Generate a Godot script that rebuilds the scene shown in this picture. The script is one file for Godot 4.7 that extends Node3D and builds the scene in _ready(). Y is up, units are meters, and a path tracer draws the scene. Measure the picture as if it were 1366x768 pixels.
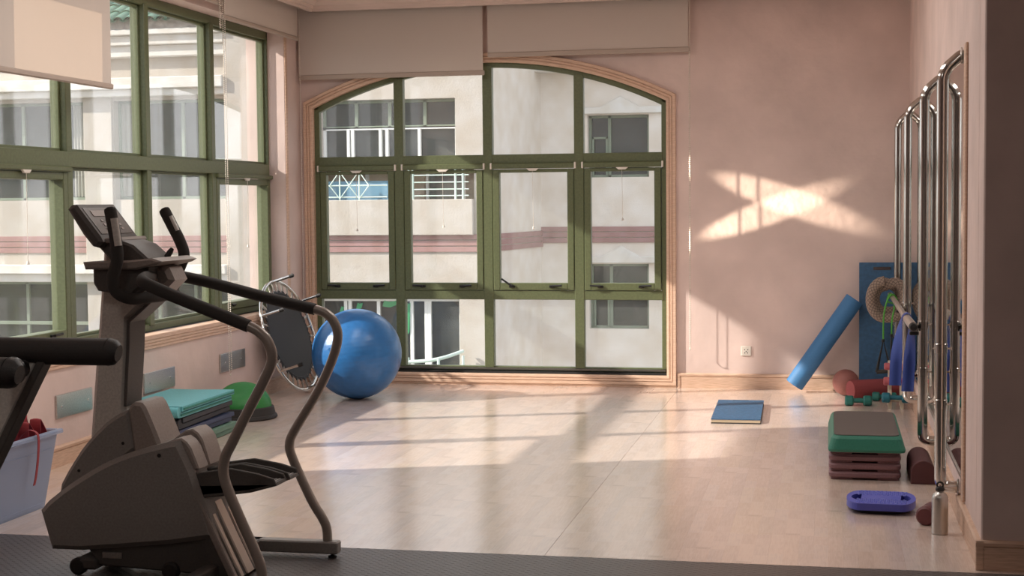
extends Node3D
# A corner gym with windows on two sides. Room axes: back wall z = 0, left wall x = -4.68, right wall x = 0.62, y up, metres.

# ------------------------------------------------------------------ mesh builder
class MB:
	var v := PackedVector3Array()
	var n := PackedVector3Array()
	var uv := PackedVector2Array()
	var off := Vector3.ZERO

	func vert(p: Vector3, nn: Vector3, t: Vector2) -> void:
		v.append(p + off)
		n.append(nn)
		uv.append(t)

	func tri(a: Vector3, b: Vector3, c: Vector3, na: Vector3, nb: Vector3, nc: Vector3, ta := Vector2.INF, tb := Vector2.INF, tc := Vector2.INF) -> void:
		if ta == Vector2.INF:
			ta = Vector2(a.x, a.z)
			tb = Vector2(b.x, b.z)
			tc = Vector2(c.x, c.z)
		if (b - a).cross(c - a).dot(na + nb + nc) > 0.0:
			vert(a, na, ta)
			vert(c, nc, tc)
			vert(b, nb, tb)
		else:
			vert(a, na, ta)
			vert(b, nb, tb)
			vert(c, nc, tc)

	func face(pts: Array, out: Vector3) -> void:
		var nn: Vector3 = (pts[1] - pts[0]).cross(pts[2] - pts[0])
		if nn.length_squared() < 1e-16 and pts.size() > 3:
			nn = (pts[2] - pts[0]).cross(pts[3] - pts[0])
		nn = nn.normalized()
		if nn.dot(out) < 0.0:
			nn = -nn
		for i in range(1, pts.size() - 1):
			tri(pts[0], pts[i], pts[i + 1], nn, nn, nn)

	# box with centre c, size s and chamfered edges
	func box(c: Vector3, s: Vector3, bev := 0.0, bs := Basis()) -> void:
		var h := s * 0.5
		bev = minf(bev, minf(h.x, minf(h.y, h.z)) * 0.95)
		var ax := [Vector3.RIGHT, Vector3.UP, Vector3.BACK]
		for i in 3:
			var j := (i + 1) % 3
			var k := (i + 2) % 3
			for si in [-1.0, 1.0]:
				var pts := []
				for q in [[-1, -1], [1, -1], [1, 1], [-1, 1]]:
					var p := Vector3.ZERO
					p[i] = si * h[i]
					p[j] = q[0] * (h[j] - bev)
					p[k] = q[1] * (h[k] - bev)
					pts.append(c + bs * p)
				face(pts, bs * (ax[i] * si))
				if bev > 0.0:
					for sj in [-1.0, 1.0]:   # edges between faces i and j
						var e := []
						for q in [[0, -1], [0, 1], [1, 1], [1, -1]]:
							var p := Vector3.ZERO
							p[i] = si * (h[i] - (bev if q[0] == 1 else 0.0))
							p[j] = sj * (h[j] - (0.0 if q[0] == 1 else bev))
							p[k] = q[1] * (h[k] - bev)
							e.append(c + bs * p)
						face(e, bs * (ax[i] * si + ax[j] * sj))
		if bev > 0.0:
			for sx in [-1.0, 1.0]:
				for sy in [-1.0, 1.0]:
					for sz in [-1.0, 1.0]:
						var g := Vector3(sx, sy, sz)
						var a := Vector3(h.x, h.y - bev, h.z - bev) * g
						var b := Vector3(h.x - bev, h.y, h.z - bev) * g
						var d := Vector3(h.x - bev, h.y - bev, h.z) * g
						face([c + bs * a, c + bs * b, c + bs * d], bs * g)

	func span(a: Vector3, b: Vector3, bev := 0.0) -> void:   # box between two corners
		box((a + b) * 0.5, (b - a).abs(), bev)

	# polygon in local xy extruded along local z from z0 to z1
	func prism(poly_in: Array, z0: float, z1: float, bev := 0.0, xf := Transform3D(), crease := 32.0) -> void:
		var poly := PackedVector2Array(poly_in)
		if Geometry2D.is_polygon_clockwise(poly):
			poly.reverse()
		var m := poly.size()
		var en := []
		for i in m:
			var d := (poly[(i + 1) % m] - poly[i]).normalized()
			en.append(Vector2(d.y, -d.x))
		var ins := PackedVector2Array()
		for i in m:
			var a: Vector2 = en[(i + m - 1) % m]
			var b: Vector2 = en[i]
			var s := (a + b)
			var k := maxf(s.length_squared() * 0.5, 0.35)
			ins.append(poly[i] - s * (bev / k))
		var cap := ins if bev > 0.0 else poly
		var idx := Geometry2D.triangulate_polygon(cap)
		var bz := xf.basis.z.normalized()
		for i in range(0, idx.size(), 3):
			for side in 2:
				var z := z1 if side == 1 else z0
				var nn := bz if side == 1 else -bz
				var p0 := cap[idx[i]]
				var p1 := cap[idx[i + 1]]
				var p2 := cap[idx[i + 2]]
				tri(xf * Vector3(p0.x, p0.y, z), xf * Vector3(p1.x, p1.y, z), xf * Vector3(p2.x, p2.y, z), nn, nn, nn)
		var cc := cos(deg_to_rad(crease))
		for i in m:
			var j := (i + 1) % m
			var e: Vector2 = en[i]
			var na := e
			var nb := e
			var prev: Vector2 = en[(i + m - 1) % m]
			var next: Vector2 = en[j]
			if prev.dot(e) > cc:
				na = (prev + e).normalized()
			if next.dot(e) > cc:
				nb = (next + e).normalized()
			var n3a := (xf.basis * Vector3(na.x, na.y, 0)).normalized()
			var n3b := (xf.basis * Vector3(nb.x, nb.y, 0)).normalized()
			var lo := z0 + bev
			var hi := z1 - bev
			strip_quad(xf, poly[i], poly[j], lo, poly[i], poly[j], hi, n3a, n3b, n3a, n3b)
			if bev > 0.0:
				strip_quad(xf, poly[i], poly[j], hi, ins[i], ins[j], z1, (n3a + bz).normalized(), (n3b + bz).normalized(), (n3a + bz).normalized(), (n3b + bz).normalized())
				strip_quad(xf, poly[i], poly[j], lo, ins[i], ins[j], z0, (n3a - bz).normalized(), (n3b - bz).normalized(), (n3a - bz).normalized(), (n3b - bz).normalized())

	func strip_quad(xf: Transform3D, a: Vector2, b: Vector2, z0: float, c: Vector2, d: Vector2, z1: float, na: Vector3, nb: Vector3, nc: Vector3, nd: Vector3) -> void:
		var A := xf * Vector3(a.x, a.y, z0)
		var Bp := xf * Vector3(b.x, b.y, z0)
		var C := xf * Vector3(c.x, c.y, z1)
		var D := xf * Vector3(d.x, d.y, z1)
		tri(A, Bp, D, na, nb, nd)
		tri(A, D, C, na, nd, nc)

	# round tube along a path; radius a number or an array
	func tube(path: Array, radius, sides := 12, closed := false, caps := true, flat := Vector2.ONE) -> void:
		var m := path.size()
		var t0: Vector3 = (path[1] - path[0]).normalized()
		var up := Vector3.UP if absf(t0.y) < 0.9 else Vector3.RIGHT
		var u := up.cross(t0).normalized()
		var rings := []
		var norms := []
		var length := 0.0
		var ls := []
		for i in m:
			var tg: Vector3
			if closed:
				tg = (path[(i + 1) % m] - path[(i + m - 1) % m]).normalized()
			else:
				tg = (path[mini(i + 1, m - 1)] - path[maxi(i - 1, 0)]).normalized()
			u = (u - tg * u.dot(tg)).normalized()
			var w := tg.cross(u)
			var r: float = radius[i] if radius is Array else radius
			var ring := []
			var nr := []
			for k in sides:
				var an := TAU * k / sides
				var d := u * cos(an) * flat.x + w * sin(an) * flat.y
				ring.append(path[i] + d * r)
				nr.append((u * cos(an) / flat.x + w * sin(an) / flat.y).normalized())
			rings.append(ring)
			norms.append(nr)
			if i > 0:
				length += (path[i] - path[i - 1]).length()
			ls.append(length)
		var last := m if closed else m - 1
		for i in last:
			var j := (i + 1) % m
			for k in sides:
				var k2 := (k + 1) % sides
				var la: float = ls[i]
				var lb: float = ls[j] if j > 0 else length + 0.01
				var ta := Vector2(float(k) / sides, la)
				var tb := Vector2(float(k + 1) / sides, la)
				var tc := Vector2(float(k + 1) / sides, lb)
				var td := Vector2(float(k) / sides, lb)
				tri(rings[i][k], rings[i][k2], rings[j][k2], norms[i][k], norms[i][k2], norms[j][k2], ta, tb, tc)
				tri(rings[i][k], rings[j][k2], rings[j][k], norms[i][k], norms[j][k2], norms[j][k], ta, tc, td)
		if caps and not closed:
			var e0: Vector3 = (path[0] - path[1]).normalized()
			var e1: Vector3 = (path[m - 1] - path[m - 2]).normalized()
			for k in sides:
				var k2 := (k + 1) % sides
				tri(path[0], rings[0][k], rings[0][k2], e0, e0, e0)
				tri(path[m - 1], rings[m - 1][k], rings[m - 1][k2], e1, e1, e1)

	# profile of (radius, height) points turned round local y
	func lathe(prof: Array, seg := 24, xf := Transform3D(), crease := 40.0) -> void:
		var m := prof.size()
		var sn := []
		for i in m - 1:
			var d: Vector2 = (prof[i + 1] - prof[i]).normalized()
			sn.append(Vector2(d.y, -d.x))
		var cc := cos(deg_to_rad(crease))
		for i in m - 1:
			var e: Vector2 = sn[i]
			var na := e
			var nb := e
			if i > 0 and sn[i - 1].dot(e) > cc:
				na = (sn[i - 1] + e).normalized()
			if i < m - 2 and sn[i + 1].dot(e) > cc:
				nb = (sn[i + 1] + e).normalized()
			for k in seg:
				var a0 := TAU * k / seg
				var a1 := TAU * (k + 1) / seg
				var c0 := Vector3(cos(a0), 0, sin(a0))
				var c1 := Vector3(cos(a1), 0, sin(a1))
				var P := [prof[i], prof[i + 1]]
				var p00: Vector3 = xf * (c0 * P[0].x + Vector3.UP * P[0].y)
				var p01: Vector3 = xf * (c1 * P[0].x + Vector3.UP * P[0].y)
				var p10: Vector3 = xf * (c0 * P[1].x + Vector3.UP * P[1].y)
				var p11: Vector3 = xf * (c1 * P[1].x + Vector3.UP * P[1].y)
				var n00 := (xf.basis * (c0 * na.x + Vector3.UP * na.y)).normalized()
				var n01 := (xf.basis * (c1 * na.x + Vector3.UP * na.y)).normalized()
				var n10 := (xf.basis * (c0 * nb.x + Vector3.UP * nb.y)).normalized()
				var n11 := (xf.basis * (c1 * nb.x + Vector3.UP * nb.y)).normalized()
				if P[0].x > 1e-6:
					tri(p00, p01, p11, n00, n01, n11)
				if P[1].x > 1e-6:
					tri(p00, p11, p10, n00, n11, n10)

	# sheet of thickness th over the unit square, f(u, v) -> Vector3
	func sheet(f: Callable, nu: int, nv: int, th: float) -> void:
		var top := []
		var nrm := []
		for i in nu + 1:
			var row := []
			var nr := []
			for j in nv + 1:
				var u := float(i) / nu
				var w := float(j) / nv
				var du: Vector3 = f.call(minf(u + 0.01, 1.0), w) - f.call(maxf(u - 0.01, 0.0), w)
				var dv: Vector3 = f.call(u, minf(w + 0.01, 1.0)) - f.call(u, maxf(w - 0.01, 0.0))
				row.append(f.call(u, w))
				nr.append(du.cross(dv).normalized())
			top.append(row)
			nrm.append(nr)
		for i in nu:
			for j in nv:
				for s in ([0.5, -0.5] if th > 0.0 else [0.5]):
					var sg := signf(s)
					var a: Vector3 = top[i][j] + nrm[i][j] * th * s
					var b: Vector3 = top[i + 1][j] + nrm[i + 1][j] * th * s
					var c: Vector3 = top[i + 1][j + 1] + nrm[i + 1][j + 1] * th * s
					var d: Vector3 = top[i][j + 1] + nrm[i][j + 1] * th * s
					tri(a, b, c, nrm[i][j] * sg, nrm[i + 1][j] * sg, nrm[i + 1][j + 1] * sg)
					tri(a, c, d, nrm[i][j] * sg, nrm[i + 1][j + 1] * sg, nrm[i][j + 1] * sg)
		if th <= 0.0:
			return
		for j in nv:
			for e in [[0, 1], [nu, nu - 1]]:
				var p: Vector3 = top[e[0]][j]
				var q: Vector3 = top[e[0]][j + 1]
				var np: Vector3 = nrm[e[0]][j] * th * 0.5
				var nq: Vector3 = nrm[e[0]][j + 1] * th * 0.5
				face([p + np, q + nq, q - nq, p - np], p - top[e[1]][j])
		for i in nu:
			for e in [[0, 1], [nv, nv - 1]]:
				var p: Vector3 = top[i][e[0]]
				var q: Vector3 = top[i + 1][e[0]]
				var np: Vector3 = nrm[i][e[0]] * th * 0.5
				var nq: Vector3 = nrm[i + 1][e[0]] * th * 0.5
				face([p + np, q + nq, q - nq, p - np], p - top[i][e[1]])

	# moulding: profile of (offset sideways, height) swept along a 2D polyline with mitred corners; to3(p, h) -> Vector3
	func moulding(path: Array, prof: Array, closed: bool, to3: Callable) -> void:
		var m := path.size()
		var mit := []
		for i in m:
			var d0: Vector2
			var d1: Vector2
			if closed or (i > 0 and i < m - 1):
				d0 = (path[i] - path[(i + m - 1) % m]).normalized()
				d1 = (path[(i + 1) % m] - path[i]).normalized()
			elif i == 0:
				d0 = (path[1] - path[0]).normalized()
				d1 = d0
			else:
				d0 = (path[i] - path[i - 1]).normalized()
				d1 = d0
			var n0 := Vector2(d0.y, -d0.x)
			var n1 := Vector2(d1.y, -d1.x)
			var s := n0 + n1
			mit.append(s / maxf(s.length_squared() * 0.5, 0.2))
		for i in (m if closed else m - 1):
			var j := (i + 1) % m
			for k in prof.size() - 1:
				var a: Vector3 = to3.call(path[i] + mit[i] * prof[k].x, prof[k].y)
				var b: Vector3 = to3.call(path[j] + mit[j] * prof[k].x, prof[k].y)
				var c: Vector3 = to3.call(path[j] + mit[j] * prof[k + 1].x, prof[k + 1].y)
				var d: Vector3 = to3.call(path[i] + mit[i] * prof[k + 1].x, prof[k + 1].y)
				# outward side: left of the way the profile runs
				var pd: Vector2 = prof[k + 1] - prof[k]
				var od := Vector2(-pd.y, pd.x).normalized()
				var mid: Vector2 = (path[i] + path[j]) * 0.5
				var en := Vector2((path[j] - path[i]).normalized().y, -(path[j] - path[i]).normalized().x)
				var o3: Vector3 = to3.call(mid + en * od.x, od.y) - to3.call(mid, 0.0)
				face([a, b, c, d], o3)

	func mesh() -> ArrayMesh:
		var arr := []
		arr.resize(Mesh.ARRAY_MAX)
		arr[Mesh.ARRAY_VERTEX] = v
		arr[Mesh.ARRAY_NORMAL] = n
		arr[Mesh.ARRAY_TEX_UV] = uv
		var am := ArrayMesh.new()
		am.add_surface_from_arrays(Mesh.PRIMITIVE_TRIANGLES, arr)
		return am

# ------------------------------------------------------------------ scene helpers
var M := {}
var used := {}
var rng := RandomNumberGenerator.new()

func numbered(called: String) -> String:
	if not used.has(called):
		used[called] = 0
		return called
	used[called] += 1
	return "%s_%03d" % [called, used[called]]

func tag(o: Node3D, label: String, category: String, group := "", kind := "") -> Node3D:
	if label:
		o.set_meta("label", label)
	if category:
		o.set_meta("category", category)
	if group:
		o.set_meta("group", group)
	if kind:
		o.set_meta("kind", kind)
	return o

func thing(called: String, label: String, category: String, at := Vector3.ZERO, group := "", kind := "") -> Node3D:
	var o := Node3D.new()
	o.name = numbered(called)
	add_child(o)
	o.position = at
	return tag(o, label, category, group, kind)

func struct(called: String, at := Vector3.ZERO, label := "") -> Node3D:
	var o := Node3D.new()
	o.name = numbered(called)
	add_child(o)
	o.position = at
	return tag(o, label, "", "", "structure")

func mb(t: Node3D = null) -> MB:   # with a thing: the shape is given in room coordinates
	var b := MB.new()
	if t:
		b.off = -t.position
	return b

func put(b: MB, called: String, m: Material, parent: Node3D, label := "") -> MeshInstance3D:
	var o := MeshInstance3D.new()
	o.mesh = b.mesh()
	o.material_override = m
	o.name = called
	parent.add_child(o, true)
	if label:
		o.set_meta("label", label)
	return o

func whole(b: MB, called: String, m: Material, label: String, category: String, at: Vector3, group := "") -> MeshInstance3D:
	var o := MeshInstance3D.new()
	b.off = Vector3.ZERO
	o.mesh = b.mesh()
	o.material_override = m
	o.name = numbered(called)
	add_child(o)
	o.position = at
	tag(o, label, category, group)
	return o

func curve(pts: Array, per := 6) -> Array:   # Catmull-Rom through the points
	var out := []
	var m := pts.size()
	for i in m - 1:
		var p0: Vector3 = pts[maxi(i - 1, 0)]
		var p1: Vector3 = pts[i]
		var p2: Vector3 = pts[i + 1]
		var p3: Vector3 = pts[mini(i + 2, m - 1)]
		for k in per:
			out.append(p1.cubic_interpolate(p2, p0, p3, float(k) / per))
	out.append(pts[m - 1])
	return out

func fillet(pts: Array, r: float, per := 6) -> Array:   # straight runs with rounded corners
	var out := [pts[0]]
	for i in range(1, pts.size() - 1):
		var p: Vector3 = pts[i]
		var a: Vector3 = pts[i - 1] - p
		var b: Vector3 = pts[i + 1] - p
		var d := minf(r, minf(a.length(), b.length()) * 0.49)
		var s := p + a.normalized() * d
		var e := p + b.normalized() * d
		for k in per + 1:
			var t := float(k) / per
			out.append(s.lerp(p, t).lerp(p.lerp(e, t), t))
	out.append(pts[pts.size() - 1])
	return out

func round_rect(w: float, h: float, r: float, per := 4) -> Array:
	var out := []
	for q in [[1, 1, 0], [-1, 1, 90], [-1, -1, 180], [1, -1, 270]]:
		for k in per + 1:
			var a := deg_to_rad(q[2] + 90.0 * k / per)
			out.append(Vector2(q[0] * (w * 0.5 - r) + cos(a) * r, q[1] * (h * 0.5 - r) + sin(a) * r))
	return out

func col(r: int, g: int, b: int) -> Color:
	return Color8(r, g, b)

func noise_tex(freq: float, lo: float, hi: float, sd: int, oct := 4, size := 512, tint_lo := Color.WHITE, tint_hi := Color.WHITE) -> NoiseTexture2D:
	var f := FastNoiseLite.new()
	f.seed = sd
	f.frequency = freq
	f.fractal_octaves = oct
	var t := NoiseTexture2D.new()
	t.width = size
	t.height = size
	t.seamless = true
	t.noise = f
	var g := Gradient.new()
	g.set_color(0, Color(lo, lo, lo) * tint_lo)
	g.set_color(1, Color(hi, hi, hi) * tint_hi)
	t.color_ramp = g
	return t

func bump_tex(freq: float, strength: float, sd: int, oct := 3, size := 512) -> NoiseTexture2D:
	var f := FastNoiseLite.new()
	f.seed = sd
	f.frequency = freq
	f.fractal_octaves = oct
	var t := NoiseTexture2D.new()
	t.width = size
	t.height = size
	t.seamless = true
	t.as_normal_map = true
	t.bump_strength = strength
	t.noise = f
	return t

func mat(called: String, c: Color, rough := 0.6, metal := 0.0, tex: Texture2D = null, tex_size := 1.0, normal: Texture2D = null, nscale := 1.0, own := false) -> StandardMaterial3D:
	var m := StandardMaterial3D.new()
	m.resource_name = called
	m.albedo_color = c
	m.roughness = rough
	m.metallic = metal
	if tex:
		m.albedo_texture = tex
	if normal:
		m.normal_enabled = true
		m.normal_texture = normal
		m.normal_scale = nscale
	if (tex or normal) and not own:
		m.uv1_triplanar = true
		m.uv1_world_triplanar = true
		m.uv1_scale = Vector3.ONE / tex_size
	M[called] = m
	return m

func pixel_tex(w: int, h: int, f: Callable) -> ImageTexture:
	var im := Image.create(w, h, false, Image.FORMAT_RGB8)
	for y in h:
		for x in w:
			im.set_pixel(x, y, f.call(x, y))
	return ImageTexture.create_from_image(im)

# ------------------------------------------------------------------ the build
const XL := -4.68    # left wall face
const XR := 0.645    # right wall face
const XG := -4.88    # glazing line of the left window
const CEIL := 3.55

func _ready() -> void:
	rng.seed = 7
	camera_and_light()
	materials()
	shell()
	floor_and_rug()
	back_window()
	left_window()
	blinds()
	trims()
	added_ceiling_lamps()
	outside()
	mirror_and_rails()
	stair_climber()
	treadmill()
	left_things()
	right_things()

func camera_and_light() -> void:
	var cam := Camera3D.new()
	cam.name = "camera"
	add_child(cam)
	cam.fov = rad_to_deg(2.0 * atan(384.0 / 2008.0))
	cam.near = 0.1
	cam.far = 200.0
	cam.transform = Transform3D(Basis(CAM_X, CAM_Y, CAM_Z), Vector3(0, 1.6, 12.968))
	cam.current = true

	var sun := DirectionalLight3D.new()
	sun.name = "sun"
	add_child(sun)
	sun.look_at_from_position(Vector3.ZERO, Vector3(1.0, -0.6, -0.375))
	sun.light_energy = 2.25
	sun.light_color = Color(1.0, 0.97, 0.92)
	sun.light_angular_distance = 0.9
	sun.shadow_enabled = true

	# unseen ceiling panels added to brighten the room (their glowing faces are built in added_ceiling_lamps)
	for q in ADDED_LAMPS:
		var al := AreaLight3D.new()
		al.name = "added_panel_light"
		add_child(al, true)
		al.area_size = Vector2(0.56, 1.16)
		al.position = Vector3(q.x, CEIL - 0.045, q.y)
		al.rotation_degrees = Vector3(-90, 0, 0)
		al.light_energy = ADDED_LAMP_ENERGY * (1.0 if q.y < 7.0 else 0.44)
		al.area_range = 30.0
		al.light_color = Color(1.0, 0.985, 0.97)
		al.shadow_enabled = true

	# two narrow spots added for the crossed wall streaks, standing in for sun glints
	for q in [[Vector3(-4.36, 0.10, 0.74), Vector3(-0.55, 1.50, 0.0)], [Vector3(-4.55, 3.10, 0.80), Vector3(-0.38, 1.62, 0.0)]]:
		var sp := SpotLight3D.new()
		sp.name = "added_glint_spot"
		add_child(sp, true)
		sp.look_at_from_position(q[0], q[1])
		sp.light_energy = 110.0
		sp.light_color = Color(1.0, 0.93, 0.83)
		sp.light_size = 0.02
		sp.spot_angle = 1.8
		sp.spot_angle_attenuation = 0.7
		sp.spot_range = 30.0
		sp.shadow_enabled = true

	var env := Environment.new()
	env.background_mode = Environment.BG_SKY
	var sm := ProceduralSkyMaterial.new()
	sm.sky_top_color = Color(0.76, 0.79, 0.83)
	sm.sky_horizon_color = Color(0.90, 0.90, 0.90)
	sm.ground_bottom_color = Color(0.45, 0.43, 0.40)
	sm.ground_horizon_color = Color(0.70, 0.69, 0.67)
	sm.sky_curve = 0.2
	sm.sun_angle_max = 1.0
	var sky := Sky.new()
	sky.sky_material = sm
	env.sky = sky
	env.background_energy_multiplier = 2.0
	env.tonemap_mode = Environment.TONE_MAPPER_LINEAR
	env.tonemap_exposure = 1.15
	env.sdfgi_enabled = true
	env.ssao_enabled = true
	env.ssil_enabled = true
	var we := WorldEnvironment.new()
	we.name = "surroundings"
	we.environment = env
	add_child(we)

const ADDED_LAMPS := [Vector2(-3.2, 3.2), Vector2(-1.0, 3.2), Vector2(-3.2, 5.4), Vector2(-1.0, 5.4), Vector2(-2.4, 10.2), Vector2(0.6, 10.2)]
const ADDED_LAMP_ENERGY := 1.95
const CAM_X := Vector3(0.978453, -0.009085, -0.206271)
const CAM_Y := Vector3(-0.002626, 0.998403, -0.056433)
const CAM_Z := Vector3(0.206454, 0.055758, 0.976866)

func materials() -> void:
	var blot := noise_tex(0.006, 0.90, 1.0, 11, 5)
	var fine := noise_tex(0.05, 0.88, 1.0, 12, 4)
	var plaster := bump_tex(0.03, 2.0, 13, 4)
	var grainy := bump_tex(0.18, 3.0, 14, 2)
	mat("wall", col(228, 205, 197), 0.85, 0.0, blot, 2.4, plaster, 0.25)
	mat("ceiling", col(232, 212, 202), 0.85, 0.0, blot, 3.0)
	var glow := mat("added_lamp_glow", col(240, 236, 228), 0.6)  # glowing face of the added ceiling panels
	glow.emission_enabled = true
	glow.emission = Color(1.0, 0.96, 0.91)
	glow.emission_energy_multiplier = 1.2
	mat("joint", col(90, 68, 55), 0.9)
	# oak trim: grain along the long side comes from stretched noise
	var grain := noise_tex(0.02, 0.86, 1.0, 21, 5, 512, Color(1.0, 0.96, 0.92))
	var oak := mat("oak", col(226, 194, 172), 0.5, 0.0, grain, 1.0)
	oak.uv1_scale = Vector3(0.8, 9.0, 0.8)
	mat("frame", col(101, 109, 77), 0.42, 0.0, fine, 0.7)
	mat("gasket", col(28, 27, 26), 0.7)
	mat("sill_metal", col(120, 118, 112), 0.35, 0.8)
	mat("black_plastic", col(26, 25, 25), 0.4)
	mat("white_plastic", col(228, 220, 210), 0.45)
	mat("cord", col(232, 222, 210), 0.6)
	var glass := mat("glass", Color(0.92, 0.95, 0.93, 0.06), 0.03)
	glass.transparency = BaseMaterial3D.TRANSPARENCY_ALPHA
	# roller blind cloth: fine weave
	var weave := pixel_tex(64, 64, func(x, y):
		var a := 0.93 + 0.05 * float((x + y) % 2) + 0.02 * float((x * 7 + y * 3) % 5) / 4.0
		return Color(a, a, a))
	var blind := mat("blind", col(220, 209, 200), 0.85, 0.0, weave, 0.09)
	blind.backlight_enabled = true
	blind.backlight = Color(0.62, 0.56, 0.50)
	mat("blind_bar", col(176, 160, 148), 0.5)
	# metals
	mat("chrome", col(206, 203, 198), 0.12, 1.0)
	mat("steel", col(212, 210, 206), 0.36, 1.0, noise_tex(0.05, 0.88, 1.0, 31, 3), 0.35)
	mat("brushed", col(196, 192, 186), 0.34, 1.0)
	mat("mirror", col(222, 222, 220), 0.02, 1.0)
	# machine finishes
	mat("machine", col(156, 151, 147), 0.5, 0.15, fine, 0.35, grainy, 0.12)
	mat("machine_cover", col(166, 154, 147), 0.45, 0.1, fine, 0.35, grainy, 0.12)
	mat("machine_dark", col(92, 87, 83), 0.55, 0.0, fine, 0.3, grainy, 0.2)
	mat("machine_post", col(226, 220, 212), 0.45, 0.1, fine, 0.4)
	mat("tube_paint", col(160, 150, 142), 0.36, 0.35)
	mat("foam_grip", col(66, 62, 59), 0.85, 0.0, fine, 0.12, grainy, 0.5)
	mat("aluminium", col(206, 196, 186), 0.36, 0.8)
	mat("screen_face", col(92, 83, 78), 0.35)
	mat("pad_leather", col(58, 54, 52), 0.55, 0.0, fine, 0.3, grainy, 0.5)
	# gym things
	mat("ball_blue", col(46, 112, 176), 0.32, 0.0, noise_tex(0.02, 0.88, 1.0, 41, 4), 0.6)
	mat("bosu_green", col(46, 132, 62), 0.5, 0.0, fine, 0.3, grainy, 0.15)
	mat("rubber_black", col(44, 41, 40), 0.65, 0.0, fine, 0.25)
	mat("board_blue", col(60, 102, 140), 0.65, 0.0, noise_tex(0.02, 0.82, 1.0, 43, 5), 0.5, grainy, 0.3)
	mat("pad_core", col(196, 176, 150), 0.9, 0.0, fine, 0.1)
	var speck := noise_tex(0.25, 0.70, 1.0, 44, 2)
	mat("roller_blue", col(74, 138, 196), 0.6, 0.0, speck, 0.5, grainy, 0.3)
	mat("med_ball", col(158, 100, 92), 0.55, 0.0, fine, 0.25, grainy, 0.3)
	mat("roll_red", col(168, 78, 82), 0.75, 0.0, speck, 0.4, grainy, 0.4)
	mat("dumb_green", col(28, 108, 100), 0.45)
	mat("dumb_teal", col(24, 104, 122), 0.45)
	mat("dumb_pink", col(178, 92, 98), 0.5)
	mat("dumb_maroon", col(104, 56, 58), 0.55)
	mat("rack", col(206, 192, 170), 0.5)
	mat("step_green", col(46, 126, 104), 0.5, 0.0, fine, 0.3, grainy, 0.1)
	mat("step_top", col(110, 98, 92), 0.8, 0.0, speck, 0.3, grainy, 0.6)
	mat("riser", col(138, 100, 104), 0.55, 0.0, fine, 0.3, grainy, 0.1)
	mat("maroon_foam", col(98, 54, 56), 0.7, 0.0, speck, 0.4, grainy, 0.4)
	mat("board_violet", col(82, 88, 182), 0.45)
	mat("mat_teal", col(104, 186, 192), 0.5, 0.0, fine, 0.5, grainy, 0.1)
	mat("mat_teal_edge", col(44, 118, 104), 0.6)
	mat("mat_navy", col(48, 58, 92), 0.55, 0.0, fine, 0.4)
	mat("mat_black", col(44, 44, 50), 0.6, 0.0, fine, 0.4)
	mat("mat_sage", col(104, 136, 120), 0.7)
	var bin := mat("bin_plastic", Color8(166, 184, 214, 150), 0.35)
	bin.transparency = BaseMaterial3D.TRANSPARENCY_ALPHA
	mat("band_red", col(158, 52, 60), 0.6)
	mat("band_blue", col(52, 74, 150), 0.6)
	mat("tube_green", col(72, 150, 48), 0.45)
	mat("spring", col(190, 184, 176), 0.3, 0.9)
	mat("jump_cloth", col(58, 57, 58), 0.75, 0.0, fine, 0.2)
	var rope_tex := pixel_tex(64, 64, func(x, y):
		var a: int = (x + y) % 16
		var b: int = (x - y + 64) % 16
		var k := 1.0 - 0.55 * float(mini(mini(a, 16 - a), mini(b, 16 - b)) == 0) - 0.28 * float(mini(mini(a, 16 - a), mini(b, 16 - b)) == 1)
		return Color(k, k * 0.98, k * 0.96))
	var rope := mat("rope", col(150, 134, 124), 0.9, 0.0, rope_tex, 1.0, null, 1.0, true)
	rope.uv1_scale = Vector3(2.0, 8.0, 1.0)
	# laminate board with three printed strips
	var strips := []
	rng.seed = 5
	for s in 3:
		var joints := [0.0]
		while joints[joints.size() - 1] < 1.0:
			joints.append(joints[joints.size() - 1] + rng.randf_range(0.22, 0.42))
		var tones := []
		for j in joints:
			tones.append([rng.randf_range(0.91, 1.0), rng.randf_range(-0.02, 0.02)])
		strips.append([joints, tones])
	var gn := FastNoiseLite.new()
	gn.seed = 3
	gn.frequency = 0.02
	gn.fractal_octaves = 4
	var board_tex := pixel_tex(192, 1024, func(x, y):
		var s: int = mini(x / 64, 2)
		var yy := float(y) / 1024.0
		var j := 0
		while j < strips[s][0].size() - 1 and yy >= strips[s][0][j + 1]:
			j += 1
		var tone: float = strips[s][1][j][0]
		var hue: float = strips[s][1][j][1]
		var gr := 0.045 * gn.get_noise_2d(x * 5.0 + j * 97.0, y * 0.35 + s * 311.0) + 0.022 * gn.get_noise_2d(x * 0.9 + j * 31.0, y * 0.5)
		var edge := 0.98 if (x % 64 == 0 or absf(yy - strips[s][0][j]) < 0.0012) else 1.0
		return Color(clampf((tone + gr) * edge, 0, 1), clampf((tone + gr - hue * 0.5) * edge, 0, 1), clampf((tone + gr - hue) * edge, 0, 1)))
	for k in 6:
		var f := mat("floor_board_%d" % k, [col(226, 205, 192), col(224, 202, 189), col(227, 207, 195), col(222, 200, 186), col(225, 204, 192), col(226, 206, 190)][k], 0.25, 0.0, board_tex, 1.0, null, 1.0, true)
		f.uv1_scale = Vector3(1.0 / 0.2, 1.0 / 1.2, 1.0)
		f.uv1_offset = Vector3(0.5, 0.17 * k, 0)
		f.metallic_specular = 0.5
		f.clearcoat_enabled = true
		f.clearcoat = 0.9
		f.clearcoat_roughness = 0.2
	# studded rubber floor covering
	var stud := Image.create(64, 64, false, Image.FORMAT_RGB8)
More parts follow.
